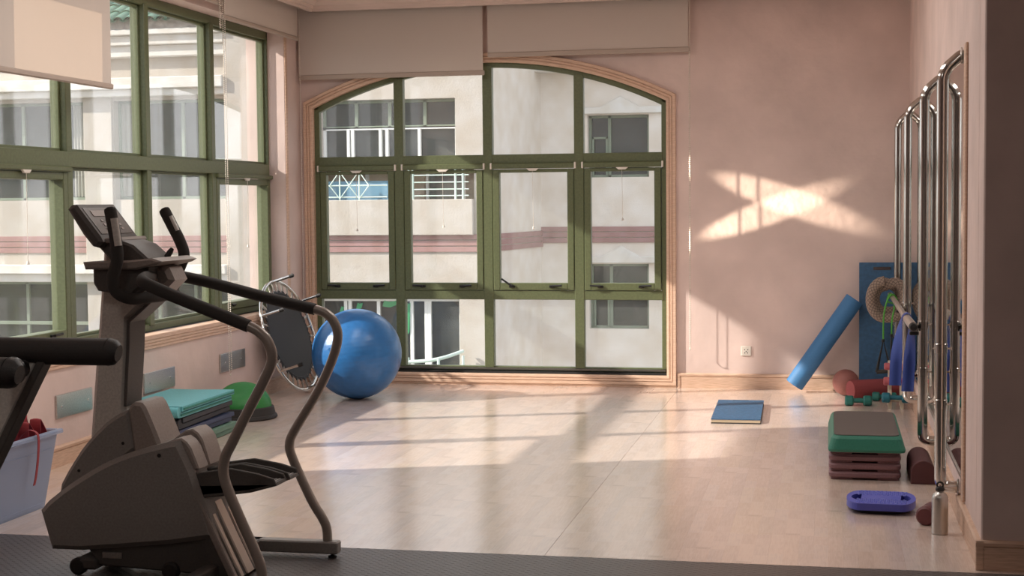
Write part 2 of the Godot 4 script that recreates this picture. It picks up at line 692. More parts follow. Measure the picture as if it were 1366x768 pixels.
	for y in 64:
		for x in 64:
			var d := INF
			for c in [Vector2(0, 0), Vector2(64, 0), Vector2(0, 64), Vector2(64, 64), Vector2(32, 32)]:
				var e: Vector2 = Vector2(x, y) - c
				d = minf(d, Vector2(e.x / 1.6, e.y).length())
			var k := clampf((9.0 - d) / 4.0, 0.0, 1.0)
			stud.set_pixel(x, y, Color(k, k, k))
	stud.bump_map_to_normal_map(6.0)
	mat("rubber_mat", col(92, 86, 84), 0.36, 0.0, fine, 0.042, ImageTexture.create_from_image(stud), 2.0)
	# outside
	var stucco := bump_tex(0.12, 3.0, 61, 3)
	var weather := noise_tex(0.008, 0.93, 1.0, 62, 5, 512, Color(1.0, 0.97, 0.93))
	mat("stucco", col(192, 187, 181), 0.9, 0.0, weather, 3.0, stucco, 0.15)  # colour darkened to offset the sun on the tiled-roof block
	mat("stucco_lightened", col(232, 227, 221), 0.9, 0.0, weather, 3.0, stucco, 0.1)  # colour lightened to offset the shade on the canted block
	mat("stucco_tan", col(196, 178, 158), 0.9, 0.0, weather, 3.0, stucco, 0.12)
	mat("white_trim", col(228, 228, 226), 0.8, 0.0, weather, 2.0)
	mat("stained_concrete", col(206, 196, 188), 0.95, 0.0, noise_tex(0.02, 0.62, 1.0, 63, 5), 2.0, stucco, 0.6)
	mat("maroon_band", col(164, 128, 128), 0.8, 0.0, weather, 1.5)
	var og := mat("outer_glass", col(58, 62, 62), 0.06, 0.0, noise_tex(0.01, 0.6, 1.0, 64, 3), 3.0)
	og.metallic_specular = 0.4
	mat("curtain", col(150, 150, 142), 0.9)
	mat("outer_frame", col(120, 132, 116), 0.6)
	mat("white_frame", col(230, 232, 230), 0.5)
	for k in 3:
		mat("roof_tile_%d" % k, [col(92, 134, 112), col(84, 126, 106), col(100, 140, 116)][k], 0.45, 0.0, fine, 0.4)
	mat("rail_paint", col(206, 226, 216), 0.5)
	mat("sheet_blue", col(104, 150, 176), 0.6)
	mat("peeling_green", col(52, 150, 96), 0.6)
	mat("ground", col(150, 144, 136), 0.95, 0.0, fine, 2.0)

# ------------------------------------------------------------------ room shell
func arc_points(x0: float, x1: float, spring: float, apex: float, per: int) -> Array:
	var c := (x1 - x0) * 0.5
	var s := apex - spring
	var r := (c * c + s * s) / (2.0 * s)
	var mid := Vector2((x0 + x1) * 0.5, apex - r)
	var half := asin(c / r)
	var out := []
	for k in per + 1:
		var a := lerpf(-half, half, float(k) / per)
		out.append(mid + Vector2(sin(a), cos(a)) * r)
	return out

const WX0 := -4.565   # back window opening
const WX1 := -1.372
const WY0 := 0.10
const WSPR := 2.475
const WAPX := 2.845

func shell() -> void:
	# back wall with an arched opening
	var t := struct("wall_back", Vector3(-2, 0, -0.1))
	var b := mb(t)
	b.span(Vector3(XL - 0.35, 0, -0.25), Vector3(WX0, WSPR, 0))
	b.span(Vector3(WX1, 0, -0.25), Vector3(XR + 0.4, WSPR, 0))
	b.span(Vector3(WX0, -0.1, -0.25), Vector3(WX1, WY0, 0))
	var poly := arc_points(WX0, WX1, WSPR, WAPX, 28)
	poly = [Vector2(XL - 0.35, WSPR)] + poly + [Vector2(XR + 0.4, WSPR), Vector2(XR + 0.4, CEIL + 0.15), Vector2(XL - 0.35, CEIL + 0.15)]
	b.prism(poly, -0.25, 0.0)
	put(b, "plaster", M.wall, t)
	# left wall with the window strip
	t = struct("wall_left", Vector3(XL, 0, 3))
	b = mb(t)
	var xo := XL - 0.35
	b.span(Vector3(xo, -0.1, 0), Vector3(XL, LY0, 14.6))
	b.span(Vector3(xo, LY1, 0), Vector3(XL, CEIL + 0.15, 14.6))
	b.span(Vector3(xo, LY0, 0), Vector3(XL, LY1, LZ0))
	b.span(Vector3(xo, LY0, LZ1), Vector3(XL, LY1, 14.6))
	put(b, "plaster", M.wall, t)
	# right wall, as far as the corner where the room widens
	t = struct("wall_right", Vector3(XR, 0, 3))
	b = mb(t)
	b.span(Vector3(XR, -0.1, 0), Vector3(XR + 0.35, CEIL + 0.15, 6.0), 0.0)
	put(b, "plaster", M.wall, t)
	t = struct("wall_corner", Vector3(XR, 0, 6.2))
	b = mb(t)
	b.span(Vector3(XR, -0.1, 6.0), Vector3(3.2, CEIL + 0.15, 6.24), 0.006)
	put(b, "plaster", M.wall, t)
	# the rest of the room, behind the camera
	t = struct("wall_side", Vector3(3.0, 0, 10))
	b = mb(t)
	b.span(Vector3(3.0, -0.1, 6.24), Vector3(3.25, CEIL + 0.15, 14.85))
	put(b, "plaster", M.wall, t)
	t = struct("wall_front", Vector3(-1, 0, 14.7))
	b = mb(t)
	b.span(Vector3(xo, -0.1, 14.6), Vector3(3.0, CEIL + 0.15, 14.85))
	put(b, "plaster", M.wall, t)
	t = struct("ceiling", Vector3(-1, CEIL, 7))
	b = mb(t)
	b.span(Vector3(xo, CEIL, -0.25), Vector3(3.25, CEIL + 0.15, 14.85))
	put(b, "plaster", M.ceiling, t)

func floor_and_rug() -> void:
	var t := struct("floor", Vector3(-2, 0, 3))
	var b := mb(t)
	b.span(Vector3(XL - 0.35, -0.15, -0.25), Vector3(3.25, -0.012, 14.85))
	put(b, "subfloor", M.joint, t)
	var shape := mb()
	shape.box(Vector3(0, -0.006, 0), Vector3(0.19985, 0.012, 1.1998), 0.0002)
	var board := shape.mesh()
	var x := -1.27 - 0.2 * 17
	rng.seed = 21
	while x < XR + 0.1:
		var z := -0.1 + rng.randf_range(-0.9, 0.0)
		while z < 6.5:
			var z0 := maxf(z, -0.02)
			var o := MeshInstance3D.new()
			o.mesh = board
			o.material_override = M["floor_board_%d" % rng.randi_range(0, 5)]
			o.name = "board"
			t.add_child(o, true)
			var gap := 0.0015 if absf(x + 1.27) < 0.01 else 0.0
			o.position = Vector3(x + 0.1 + gap, 0.0, z + 0.6) - t.position
			z += 1.2
		x += 0.2
	# studded rubber in the near half of the room
	t = struct("floor_covering", Vector3(-1, 0, 10))
	b = mb(t)
	b.span(Vector3(XL + 0.03, 0.0, 6.335), Vector3(3.0, 0.007, 14.6), 0.002)
	put(b, "rubber_sheet", M.rubber_mat, t)

# ------------------------------------------------------------------ back window
func bar(t: Node3D, called: String, a: Vector3, c: Vector3, m: Material, bev := 0.004) -> MeshInstance3D:
	var b := mb(t)
	b.span(a, c, bev)
	return put(b, called, m, t)

func back_window() -> void:
	var t := struct("window_1", Vector3(-2.97, WY0, -0.08), "arched green metal window in the back wall with four columns of panes")
	var za := -0.105
	var zb := -0.04
	# outer frame
	var b := mb(t)
	b.span(Vector3(WX0, WY0, za), Vector3(WX0 + 0.05, WSPR + 0.02, zb), 0.004)
	b.span(Vector3(WX1 - 0.05, WY0, za), Vector3(WX1, WSPR + 0.02, zb), 0.004)
	b.span(Vector3(WX0, WY0, za), Vector3(WX1, WY0 + 0.062, zb), 0.004)
	var up := arc_points(WX0, WX1, WSPR, WAPX, 36)
	var lo := arc_points(WX0 + 0.03, WX1 - 0.03, WSPR - 0.045, WAPX - 0.045, 36)
	lo.reverse()
	b.prism(up + lo, za, zb)
	put(b, "frame", M.frame, t)
	bar(t, "sill_strip", Vector3(WX0, WY0 + 0.0, zb), Vector3(WX1, WY0 + 0.022, 0.0), M.gasket, 0.002)
	bar(t, "drip_rail", Vector3(WX0 + 0.02, WY0 + 0.03, zb), Vector3(WX1 - 0.02, WY0 + 0.052, zb + 0.02), M.sill_metal, 0.004)
	# mullions and transoms
	var mx := [-3.77, -2.957, -2.142]
	for x in mx:
		bar(t, "mullion", Vector3(x - 0.042, WY0 + 0.05, za), Vector3(x + 0.042, arch_y(x) - 0.03, zb + 0.012), M.frame)
	bar(t, "transom", Vector3(WX0 + 0.04, 1.955, za), Vector3(WX1 - 0.04, 2.035, zb + 0.008), M.frame)
	bar(t, "transom", Vector3(WX0 + 0.04, 0.755, za), Vector3(WX1 - 0.04, 0.835, zb + 0.008), M.frame)
	var xs := [WX0 + 0.05] + mx + [WX1 - 0.05]
	for i in 4:
		var x0: float = xs[i] + (0.042 if i > 0 else 0.0)
		var x1: float = xs[i + 1] - (0.042 if i < 3 else 0.0)
		# fixed panes below and above
		var p := mb(t)
		p.span(Vector3(x0, WY0 + 0.06, -0.078), Vector3(x1, 0.757, -0.072))
		put(p, "pane", M.glass, t)
		p = mb(t)
		var poly := [Vector2(x0, 2.033)]
		for k in 9:
			var x := lerpf(x0, x1, k / 8.0)
			poly.append(Vector2(x, arch_y(x) - 0.035))
		poly.append(Vector2(x1, 2.033))
		p.prism(poly, -0.078, -0.072)
		put(p, "pane", M.glass, t)
		# opening sash
		var s := mb(t)
		var sa := za + 0.01
		var sb := zb + 0.016
		var y0 := 0.838
		var y1 := 1.905
		s.span(Vector3(x0 + 0.004, y0, sa), Vector3(x0 + 0.062, y1, sb), 0.005)
		s.span(Vector3(x1 - 0.062, y0, sa), Vector3(x1 - 0.004, y1, sb), 0.005)
		s.span(Vector3(x0 + 0.062, y0, sa), Vector3(x1 - 0.062, y0 + 0.065, sb), 0.005)
		s.span(Vector3(x0 + 0.062, y1 - 0.03, sa), Vector3(x1 - 0.062, y1, sb), 0.005)
		var sash := put(s, "sash", M.frame, t)
		p = mb(t)
		p.span(Vector3(x0 + 0.06, y0 + 0.063, -0.07), Vector3(x1 - 0.06, y1 - 0.028, -0.064))
		put(p, "pane", M.glass, sash)
		s = mb(t)
		var xm := (x0 + x1) * 0.5
		for hx in [xm - 0.195, xm + 0.165]:
			s.box(Vector3(hx, y0 + 0.035, sb + 0.008), Vector3(0.05, 0.022, 0.016), 0.004)
			var up_tilt := 0.35 if (i == 2 and hx < xm) else 0.02
			s.tube([Vector3(hx, y0 + 0.04, sb + 0.022), Vector3(hx - 0.09 if hx < xm else hx + 0.09, y0 + 0.04 + 0.09 * up_tilt * 2.0, sb + 0.026)], 0.0085, 8)
		put(s, "handle", M.black_plastic, sash)
		# roll-up insect screen in its cassette above the sash
		s = mb(t)
		s.span(Vector3(x0 - 0.01, 1.908, zb - 0.01), Vector3(x1 + 0.01, 1.957, zb + 0.035), 0.008)
		var cas := put(s, "screen_cassette", M.frame, t)
		s = mb(t)
		for ex in [x0 - 0.018, x1 + 0.002]:
			s.span(Vector3(ex, 1.905, zb - 0.01), Vector3(ex + 0.016, 1.96, zb + 0.037), 0.003)
		put(s, "end_cap", M.white_plastic, cas)
		s = mb(t)
		s.prism([Vector2(xm - 0.055, 1.91), Vector2(xm - 0.03, 1.888), Vector2(xm + 0.03, 1.888), Vector2(xm + 0.055, 1.91)], zb + 0.026, zb + 0.044, 0.003)
		put(s, "pull_tab", M.white_plastic, cas)
		s = mb(t)
		var ln: float = [0.5, 0.47, 0.49, 0.42][i]
		s.tube([Vector3(xm, 1.89, zb + 0.035), Vector3(xm + 0.004, 1.89 - ln, zb + 0.03)], 0.0016, 5)
		put(s, "pull_cord", M.cord, cas)
		s = mb(t)
		s.lathe([Vector2(0, 0.012), Vector2(0.006, 0.008), Vector2(0.012, -0.012), Vector2(0, -0.014)], 8, Transform3D(Basis(), Vector3(xm + 0.004, 1.88 - ln, zb + 0.03)))
		put(s, "cord_weight", M.white_plastic, cas)
	# oak casing round the opening
	b = mb(t)
	var arc := arc_points(WX0, WX1, WSPR, WAPX, 36)
	arc.reverse()
	var path := [Vector2(WX0, WY0), Vector2(WX1, WY0)] + arc
	var prof := [Vector2(-0.004, -0.04), Vector2(-0.004, 0.014), Vector2(0.012, 0.02), Vector2(0.022, 0.02), Vector2(0.024, 0.014), Vector2(0.028, 0.014), Vector2(0.03, 0.024), Vector2(0.044, 0.026), Vector2(0.046, 0.018), Vector2(0.05, 0.018), Vector2(0.052, 0.03), Vector2(0.076, 0.032), Vector2(0.08, 0.024), Vector2(0.08, 0.0)]
	b.moulding(path, prof, true, func(p, h): return Vector3(p.x, p.y, h))
	put(b, "casing", M.oak, t)
	bar(t, "plinth_board", Vector3(WX0 - 0.08, 0.0, 0.0), Vector3(WX1 + 0.08, WY0 - 0.078, 0.02), M.oak, 0.002)

func arch_y(x: float) -> float:
	var c := (WX1 - WX0) * 0.5
	var s := WAPX - WSPR
	var r := (c * c + s * s) / (2.0 * s)
	var dx := x - (WX0 + WX1) * 0.5
	return WAPX - r + sqrt(r * r - dx * dx)

# ------------------------------------------------------------------ left window
const LZ0 := 0.40
const LZ1 := 5.20
const LY0 := 0.69
const LY1 := 3.12

func left_window() -> void:
	var t := struct("window_2", Vector3(XG, LY0, 2.8), "wide green metal window strip in the left wall")
	var xa := XG - 0.05
	var xb := XG + 0.05
	var m: Material = M.frame
	var b := mb(t)
	b.span(Vector3(xa, LY0, LZ0), Vector3(xb, LY0 + 0.06, LZ1), 0.004)
	b.span(Vector3(xa, LY1 - 0.07, LZ0), Vector3(xb, LY1, LZ1), 0.004)
	b.span(Vector3(xa, LY0, LZ0), Vector3(xb, LY1, LZ0 + 0.022), 0.004)
	b.span(Vector3(xa, LY0, LZ1 - 0.06), Vector3(xb, LY1, LZ1), 0.004)
	put(b, "frame", m, t)
	var mz := [1.645, 2.82, 3.985]
	for z in mz:
		bar(t, "mullion", Vector3(xa, LY0 + 0.05, z - 0.036), Vector3(xb + 0.012, LY1 - 0.06, z + 0.036), m)
	bar(t, "transom", Vector3(xa, 1.865, LZ0 + 0.05), Vector3(xb + 0.02, 1.965, LZ1 - 0.05), m)
	var zs := [LZ0 + 0.022] + mz + [LZ1 - 0.06]
	for i in 4:
		var z0: float = zs[i] + (0.036 if i > 0 else 0.0)
		var z1: float = zs[i + 1] - (0.036 if i < 3 else 0.0)
		var p := mb(t)
		p.span(Vector3(XG - 0.003, 1.963, z0), Vector3(XG + 0.003, LY1 - 0.068, z1))
		put(p, "pane", M.glass, t)
		# glazing beads
		p = mb(t)
		for yy in [[1.965, 1.985], [LY1 - 0.09, LY1 - 0.07]]:
			p.span(Vector3(XG - 0.02, yy[0], z0), Vector3(XG + 0.02, yy[1], z1), 0.003)
		for zz in [[z0, z0 + 0.02], [z1 - 0.02, z1]]:
			p.span(Vector3(XG - 0.02, 1.965, zz[0]), Vector3(XG + 0.02, LY1 - 0.07, zz[1]), 0.003)
		put(p, "glazing_bead", m, t)
		if i == 0 or i == 3:
			var s := mb(t)
			var sb := xb + 0.016
			var sa := xa + 0.01
			s.span(Vector3(sa, LY0 + 0.062, z0 + 0.004), Vector3(sb, 1.83, z0 + 0.064), 0.005)
			s.span(Vector3(sa, LY0 + 0.062, z1 - 0.064), Vector3(sb, 1.83, z1 - 0.004), 0.005)
			s.span(Vector3(sa, LY0 + 0.062, z0 + 0.064), Vector3(sb, LY0 + 0.125, z1 - 0.064), 0.005)
			s.span(Vector3(sa, 1.78, z0 + 0.064), Vector3(sb, 1.83, z1 - 0.064), 0.005)
			var sash := put(s, "sash", m, t)
			s = mb(t)
			s.span(Vector3(XG - 0.003, LY0 + 0.123, z0 + 0.062), Vector3(XG + 0.003, 1.782, z1 - 0.062))
			put(s, "pane", M.glass, sash)
			s = mb(t)
			var zm := (z0 + z1) * 0.5
			for hz in [zm - 0.3, zm + 0.3]:
				s.box(Vector3(sb + 0.008, LY0 + 0.1, hz), Vector3(0.016, 0.022, 0.05), 0.004)
				s.tube([Vector3(sb + 0.022, LY0 + 0.105, hz), Vector3(sb + 0.026, LY0 + 0.108, hz + (-0.09 if hz < zm else 0.09))], 0.0085, 8)
			put(s, "handle", M.black_plastic, sash)
			s = mb(t)
			s.span(Vector3(xb - 0.01, 1.832, z0 - 0.01), Vector3(xb + 0.04, 1.868, z1 + 0.01), 0.008)
			var cas := put(s, "screen_cassette", m, t)
			s = mb(t)
			s.prism([Vector2(zm - 0.055, 1.836), Vector2(zm - 0.03, 1.814), Vector2(zm + 0.03, 1.814), Vector2(zm + 0.055, 1.836)], xb + 0.03, xb + 0.048, 0.003, Transform3D(Basis(Vector3(0, 0, 1), Vector3.UP, Vector3(1, 0, 0)), Vector3.ZERO))
			put(s, "pull_tab", M.white_plastic, cas)
			s = mb(t)
			s.tube([Vector3(xb + 0.04, 1.82, zm), Vector3(xb + 0.035, 1.28, zm)], 0.0016, 5)
			put(s, "pull_cord", M.cord, cas)
			s = mb(t)
			s.lathe([Vector2(0, 0.012), Vector2(0.006, 0.008), Vector2(0.012, -0.012), Vector2(0, -0.014)], 8, Transform3D(Basis(), Vector3(xb + 0.035, 1.27, zm)))
			put(s, "cord_weight", M.white_plastic, cas)
		else:
			p = mb(t)
			p.span(Vector3(XG - 0.003, LY0 + 0.058, z0), Vector3(XG + 0.003, 1.867, z1))
			put(p, "pane", M.glass, t)
			p = mb(t)
			for yy in [[LY0 + 0.06, LY0 + 0.08], [1.845, 1.865]]:
				p.span(Vector3(XG - 0.02, yy[0], z0), Vector3(XG + 0.02, yy[1], z1), 0.003)
			for zz in [[z0, z0 + 0.02], [z1 - 0.02, z1]]:
				p.span(Vector3(XG - 0.02, LY0 + 0.06, zz[0]), Vector3(XG + 0.02, 1.865, zz[1]), 0.003)
			put(p, "glazing_bead", m, t)
	bar(t, "sill_strip", Vector3(xb, LY0, LZ0), Vector3(xb + 0.05, LY0 + 0.014, LZ1), M.gasket, 0.002)
	# oak lining on the sill, with a grooved face
	b = mb(t)
	b.span(Vector3(xb + 0.05, LY0, LZ0), Vector3(XL + 0.02, LY0 + 0.012, LZ1), 0.003)
	for k in 4:
		b.span(Vector3(XL, LY0 - 0.022 * k - 0.02, LZ0 - 0.07), Vector3(XL + 0.022 - 0.003 * k, LY0 - 0.022 * k + 0.001 + (0.01 if k == 0 else 0.0), LZ1 + 0.07), 0.003)
	put(b, "sill", M.oak, t)
	# narrow oak strips up the far jamb
	b = mb(t)
	b.span(Vector3(XL, LY0, LZ0 - 0.045), Vector3(XL + 0.014, LY1 + 0.05, LZ0 - 0.002), 0.003)
	put(b, "jamb_strip", M.oak, t)

# ------------------------------------------------------------------ roller blinds
func chain(t: Node3D, at: Vector3, top: float, bottom: float, along: Vector3, sep: float) -> void:
	var b := mb(t)
	var n := int((top - bottom) / 0.016)
	for side in [-0.5, 0.5]:
		for k in n:
			var p: Vector3 = at + along * sep * side + Vector3.UP * (bottom + 0.016 * k - at.y)
			bead(b, p)
	for k in 5:   # the loop at the bottom
		var a := PI * (k + 0.5) / 5.0
		bead(b, Vector3(at.x, bottom, at.z) + along * cos(a) * sep * 0.5 - Vector3.UP * sin(a) * sep * 0.6)
	put(b, "pull_chain", M.cord, t)

func bead(b: MB, p: Vector3) -> void:
	var r := 0.0055
	var q := [Vector3(r, 0, 0), Vector3(0, 0, r), Vector3(-r, 0, 0), Vector3(0, 0, -r)]
	for k in 4:
		var c: Vector3 = q[k]
		var d: Vector3 = q[(k + 1) % 4]
		for s in [1.0, -1.0]:
			var e := Vector3(0, r * 1.3 * s, 0)
			b.tri(p + c, p + d, p + e, c.normalized(), d.normalized(), e.normalized())

func blinds() -> void:
	var top := CEIL - 0.09
	for q in [[-4.655, -2.962, 2.735, "wide beige roller blind hanging low over the left half of the arched window", -4.64], [-2.918, -1.178, 2.885, "beige roller blind drawn higher over the right half of the arched window", -1.166]]:
		var t := thing("roller_blind", q[3], "blind", Vector3((q[0] + q[1]) * 0.5, q[2], 0.09), "roller blinds")
		var b := mb(t)
		var x0: float = q[0]
		var x1: float = q[1]
		var y0: float = q[2]
		b.sheet(func(u, v): return Vector3(lerpf(x0, x1, u), lerpf(y0, top, v), 0.09 + 0.006 * sin(v * 2.2) + 0.002 * sin(u * 9.0)), 20, 8, 0.0)
		put(b, "cloth", M.blind, t)
		b = mb(t)
		b.span(Vector3(x0 - 0.002, y0 - 0.012, 0.08), Vector3(x1 + 0.012, y0 + 0.03, 0.1), 0.006)
		put(b, "bottom_bar", M.blind_bar, t)
		b = mb(t)
		b.tube([Vector3(x0, top + 0.02, 0.075), Vector3(x1, top + 0.02, 0.075)], 0.024, 14)
		put(b, "roller", M.blind_bar, t)
		chain(t, Vector3(q[4], 0.4, 0.1), top, 0.36 if q[4] > -2.0 else 0.75, Vector3(0.3, 0, 0.95), 0.03)
	for q in [[3.82, 5.42, 2.385, "sunlit beige roller blind pulled down over the nearest left window panes", 5.43], [1.96, 3.78, 3.16, "rolled-up roller blind above the middle panes of the left window", 2.02], [0.27, 1.92, 3.065, "short beige roller blind over the left window next to the room corner", 1.95]]:
		var t := thing("roller_blind", q[3], "blind", Vector3(-4.6, q[2], (q[0] + q[1]) * 0.5), "roller blinds")
		var b := mb(t)
		var z0: float = q[0]
		var z1: float = q[1]
		var y0: float = q[2]
		b.sheet(func(u, v): return Vector3(-4.6 + 0.006 * sin(v * 2.2) + 0.003 * sin(u * 8.0), lerpf(y0, top, v), lerpf(z0, z1, u)), 20, 8, 0.0)
		put(b, "cloth", M.blind, t)
		b = mb(t)
		b.span(Vector3(-4.612, y0 - 0.014, z0 - 0.014), Vector3(-4.586, y0 + 0.022, z1 + 0.014), 0.008)
		put(b, "bottom_bar", M.blind_bar, t)
		b = mb(t)
		b.tube([Vector3(-4.615, top + 0.02, z0), Vector3(-4.615, top + 0.02, z1)], 0.024, 14)
		put(b, "roller", M.blind_bar, t)
		chain(t, Vector3(-4.585, 0.4, q[4]), top, 3.0 if y0 > 3.1 else 0.33, Vector3(0.2, 0, 0.98), 0.08 if q[4] < 2.0 else 0.05)

# ------------------------------------------------------------------ trims, socket, plates
func base_profile() -> Array:
	return [Vector2(0.0, 0.0), Vector2(0.018, 0.0), Vector2(0.018, 0.098), Vector2(0.014, 0.101), Vector2(0.022, 0.106), Vector2(0.024, 0.12), Vector2(0.016, 0.128), Vector2(0.0, 0.13)]

func trims() -> void:
	var lay := func(p, h): return Vector3(p.x, h, p.y)
	# the profile's sideways offset points into the room
	var prof := base_profile()
	prof.reverse()
	var t := struct("baseboard_left", Vector3(XL, 0, 3))
	var b := mb(t)
	b.moulding([Vector2(XL, 0.0), Vector2(XL, 14.6)], prof, false, lay)
	put(b, "skirting", M.oak, t)
	t = struct("baseboard_back", Vector3(-0.4, 0, 0))
	b = mb(t)
	b.moulding([Vector2(XR, 0.0), Vector2(-1.283, 0.0)], prof, false, lay)
	b.span(Vector3(-1.285, 0, 0), Vector3(-1.262, 0.13, 0.024), 0.003)
	put(b, "skirting", M.oak, t)
	t = struct("baseboard_right", Vector3(XR, 0, 3))
	b = mb(t)
	b.moulding([Vector2(XR, 6.24), Vector2(XR, 0.0)], prof, false, lay)
	put(b, "skirting", M.oak, t)
	t = struct("baseboard_corner", Vector3(XR, 0, 6.24))
	b = mb(t)
	b.moulding([Vector2(3.0, 6.24), Vector2(XR - 0.024, 6.24)], prof, false, lay)
	b.span(Vector3(XR - 0.024, 0.0, 6.225), Vector3(XR + 0.01, 0.129, 6.262), 0.003)
	put(b, "skirting", M.oak, t)
	# cornice: stepped plaster bands hung a little off the walls
	t = struct("trim_1", Vector3(-2, 3.3, 3))
	b = mb(t)
	var cp := [Vector2(0.0, CEIL), Vector2(0.0, 3.315), Vector2(0.03, 3.315), Vector2(0.034, 3.335), Vector2(0.05, 3.335), Vector2(0.056, 3.36), Vector2(0.075, 3.362), Vector2(0.1, 3.385), Vector2(0.12, 3.43), Vector2(0.15, 3.45), Vector2(0.154, 3.48), Vector2(0.2, 3.49), Vector2(0.21, 3.52), Vector2(0.26, CEIL)]
	b.moulding([Vector2(XR - 0.02, 0.16), Vector2(XL + 0.16, 0.16), Vector2(XL + 0.16, 6.3)], flip(cp), false, lay)
	put(b, "cornice", M.ceiling, t)
	# wall socket
	t = thing("wall_socket", "square white wall socket low on the back wall", "socket", Vector3(-0.697, 0.326, 0.0))
	b = mb(t)
	b.box(Vector3(-0.697, 0.326, 0.005), Vector3(0.086, 0.086, 0.01), 0.004)
	put(b, "plate", M.white_plastic, t)
	b = mb(t)
	for d in [Vector2(-0.014, 0.012), Vector2(0.014, 0.012), Vector2(-0.012, -0.016), Vector2(0.012, -0.016), Vector2(0, -0.004)]:
		b.box(Vector3(-0.697 + d.x, 0.326 + d.y, 0.0105), Vector3(0.007, 0.009, 0.002))
	put(b, "slots", M.black_plastic, t)
	# steel plates on the wall below the left window
	var lab := ["steel cover plate on the left wall nearest the plastic bin", "steel cover plate on the left wall behind the folded mats", "steel cover plate on the left wall below the hanging blind chain"]
	var zz := [[4.05, 4.51], [2.79, 3.29], [1.44, 1.95]]
	for i in 3:
		t = thing("cover_plate", lab[i], "cover plate", Vector3(XL, 0.37, (zz[i][0] + zz[i][1]) * 0.5), "steel plates on the left wall")
		b = mb(t)
		b.span(Vector3(XL, 0.297, zz[i][0]), Vector3(XL + 0.014, 0.443, zz[i][1]), 0.003)
		put(b, "plate", M.steel, t)
		for s in [-1, 1]:
			b = mb(t)
			b.lathe([Vector2(0.007, 0), Vector2(0.007, 0.002), Vector2(0.004, 0.004), Vector2(0, 0.004)], 10, Transform3D(Basis(Vector3(0, 0, 1), Vector3(1, 0, 0), Vector3(0, 1, 0)), Vector3(XL + 0.014, 0.37, t.position.z + s * 0.17)))
			put(b, "screw", M.chrome, t)

func flip(p: Array) -> Array:   # the way the profile is run, so that its faces look into the room
	var out := p.duplicate()
	out.reverse()
	return out

func added_ceiling_lamps() -> void:  # panels out of view, added as fill for the dark room
	var lab := ["added square-edged ceiling light panel over the blue ball", "added ceiling light panel over the blue pad", "added ceiling light panel on the stair climber side", "added ceiling light panel over the step platform side", "added ceiling light panel over the left of the near rubber floor", "added ceiling light panel over the right of the near rubber floor"]
	for i in ADDED_LAMPS.size():
		var q: Vector2 = ADDED_LAMPS[i]
		var t := thing("added_ceiling_lamp", lab[i], "ceiling lamp", Vector3(q.x, CEIL, q.y), "added ceiling light panels")
		var b := mb(t)
		for e in [[-0.3, -0.28, -0.6, 0.6], [0.28, 0.3, -0.6, 0.6], [-0.28, 0.28, -0.6, -0.58], [-0.28, 0.28, 0.58, 0.6]]:
			b.span(Vector3(q.x + e[0], CEIL - 0.04, q.y + e[2]), Vector3(q.x + e[1], CEIL, q.y + e[3]))
		put(b, "frame", M.white_plastic, t)
		b = mb(t)
		b.span(Vector3(q.x - 0.28, CEIL - 0.02, q.y - 0.58), Vector3(q.x + 0.28, CEIL - 0.015, q.y + 0.58))
		put(b, "diffuser", M.added_lamp_glow, t)

# ------------------------------------------------------------------ buildings across the courtyard
func outer_window(t: Node3D, x0: float, x1: float, y0: float, y1: float, z: float, cols: Array, frame_m: Material, rows := []) -> void:
	# glazing set back in the wall, with posts and rails
	var b := mb(t)
	b.span(Vector3(x0, y0, z - 0.26), Vector3(x1, y1, z - 0.24))
	var w := put(b, "window", M.outer_glass, t)
	b = mb(t)
	for e in [[x0, y0, x1, y0 + 0.05], [x0, y1 - 0.05, x1, y1], [x0, y0, x0 + 0.05, y1], [x1 - 0.05, y0, x1, y1]]:
		b.span(Vector3(e[0], e[1], z - 0.24), Vector3(e[2], e[3], z - 0.18), 0.005)
	for c in cols:
		b.span(Vector3(c - 0.03, y0, z - 0.24), Vector3(c + 0.03, y1, z - 0.18), 0.005)
	for r in rows:
		b.span(Vector3(x0, r - 0.03, z - 0.24), Vector3(x1, r + 0.03, z - 0.17), 0.005)
	put(b, "window_frame", frame_m, w)

func wall_with_holes(t: Node3D, x0: float, x1: float, y0: float, y1: float, z: float, holes: Array, m: Material, depth := 0.3) -> void:
	# holes: [x0, x1, y0, y1]; cut into columns and rows
	var xs := [x0, x1]
	for h in holes:
		xs.append(h[0])
		xs.append(h[1])
	xs.sort()
	var b := mb(t)
	for i in xs.size() - 1:
		if xs[i + 1] - xs[i] < 0.001:
			continue
		var mid: float = (xs[i] + xs[i + 1]) * 0.5
		var cuts := []
		for h in holes:
			if mid > h[0] and mid < h[1]:
				cuts.append([h[2], h[3]])
		cuts.sort_custom(func(a, c): return a[0] < c[0])
		var y := y0
		for c in cuts:
			if c[0] > y:
				b.span(Vector3(xs[i], y, z - depth), Vector3(xs[i + 1], c[0], z))
			y = c[1]
		if y1 > y:
			b.span(Vector3(xs[i], y, z - depth), Vector3(xs[i + 1], y1, z))
	put(b, "wall", m, t)

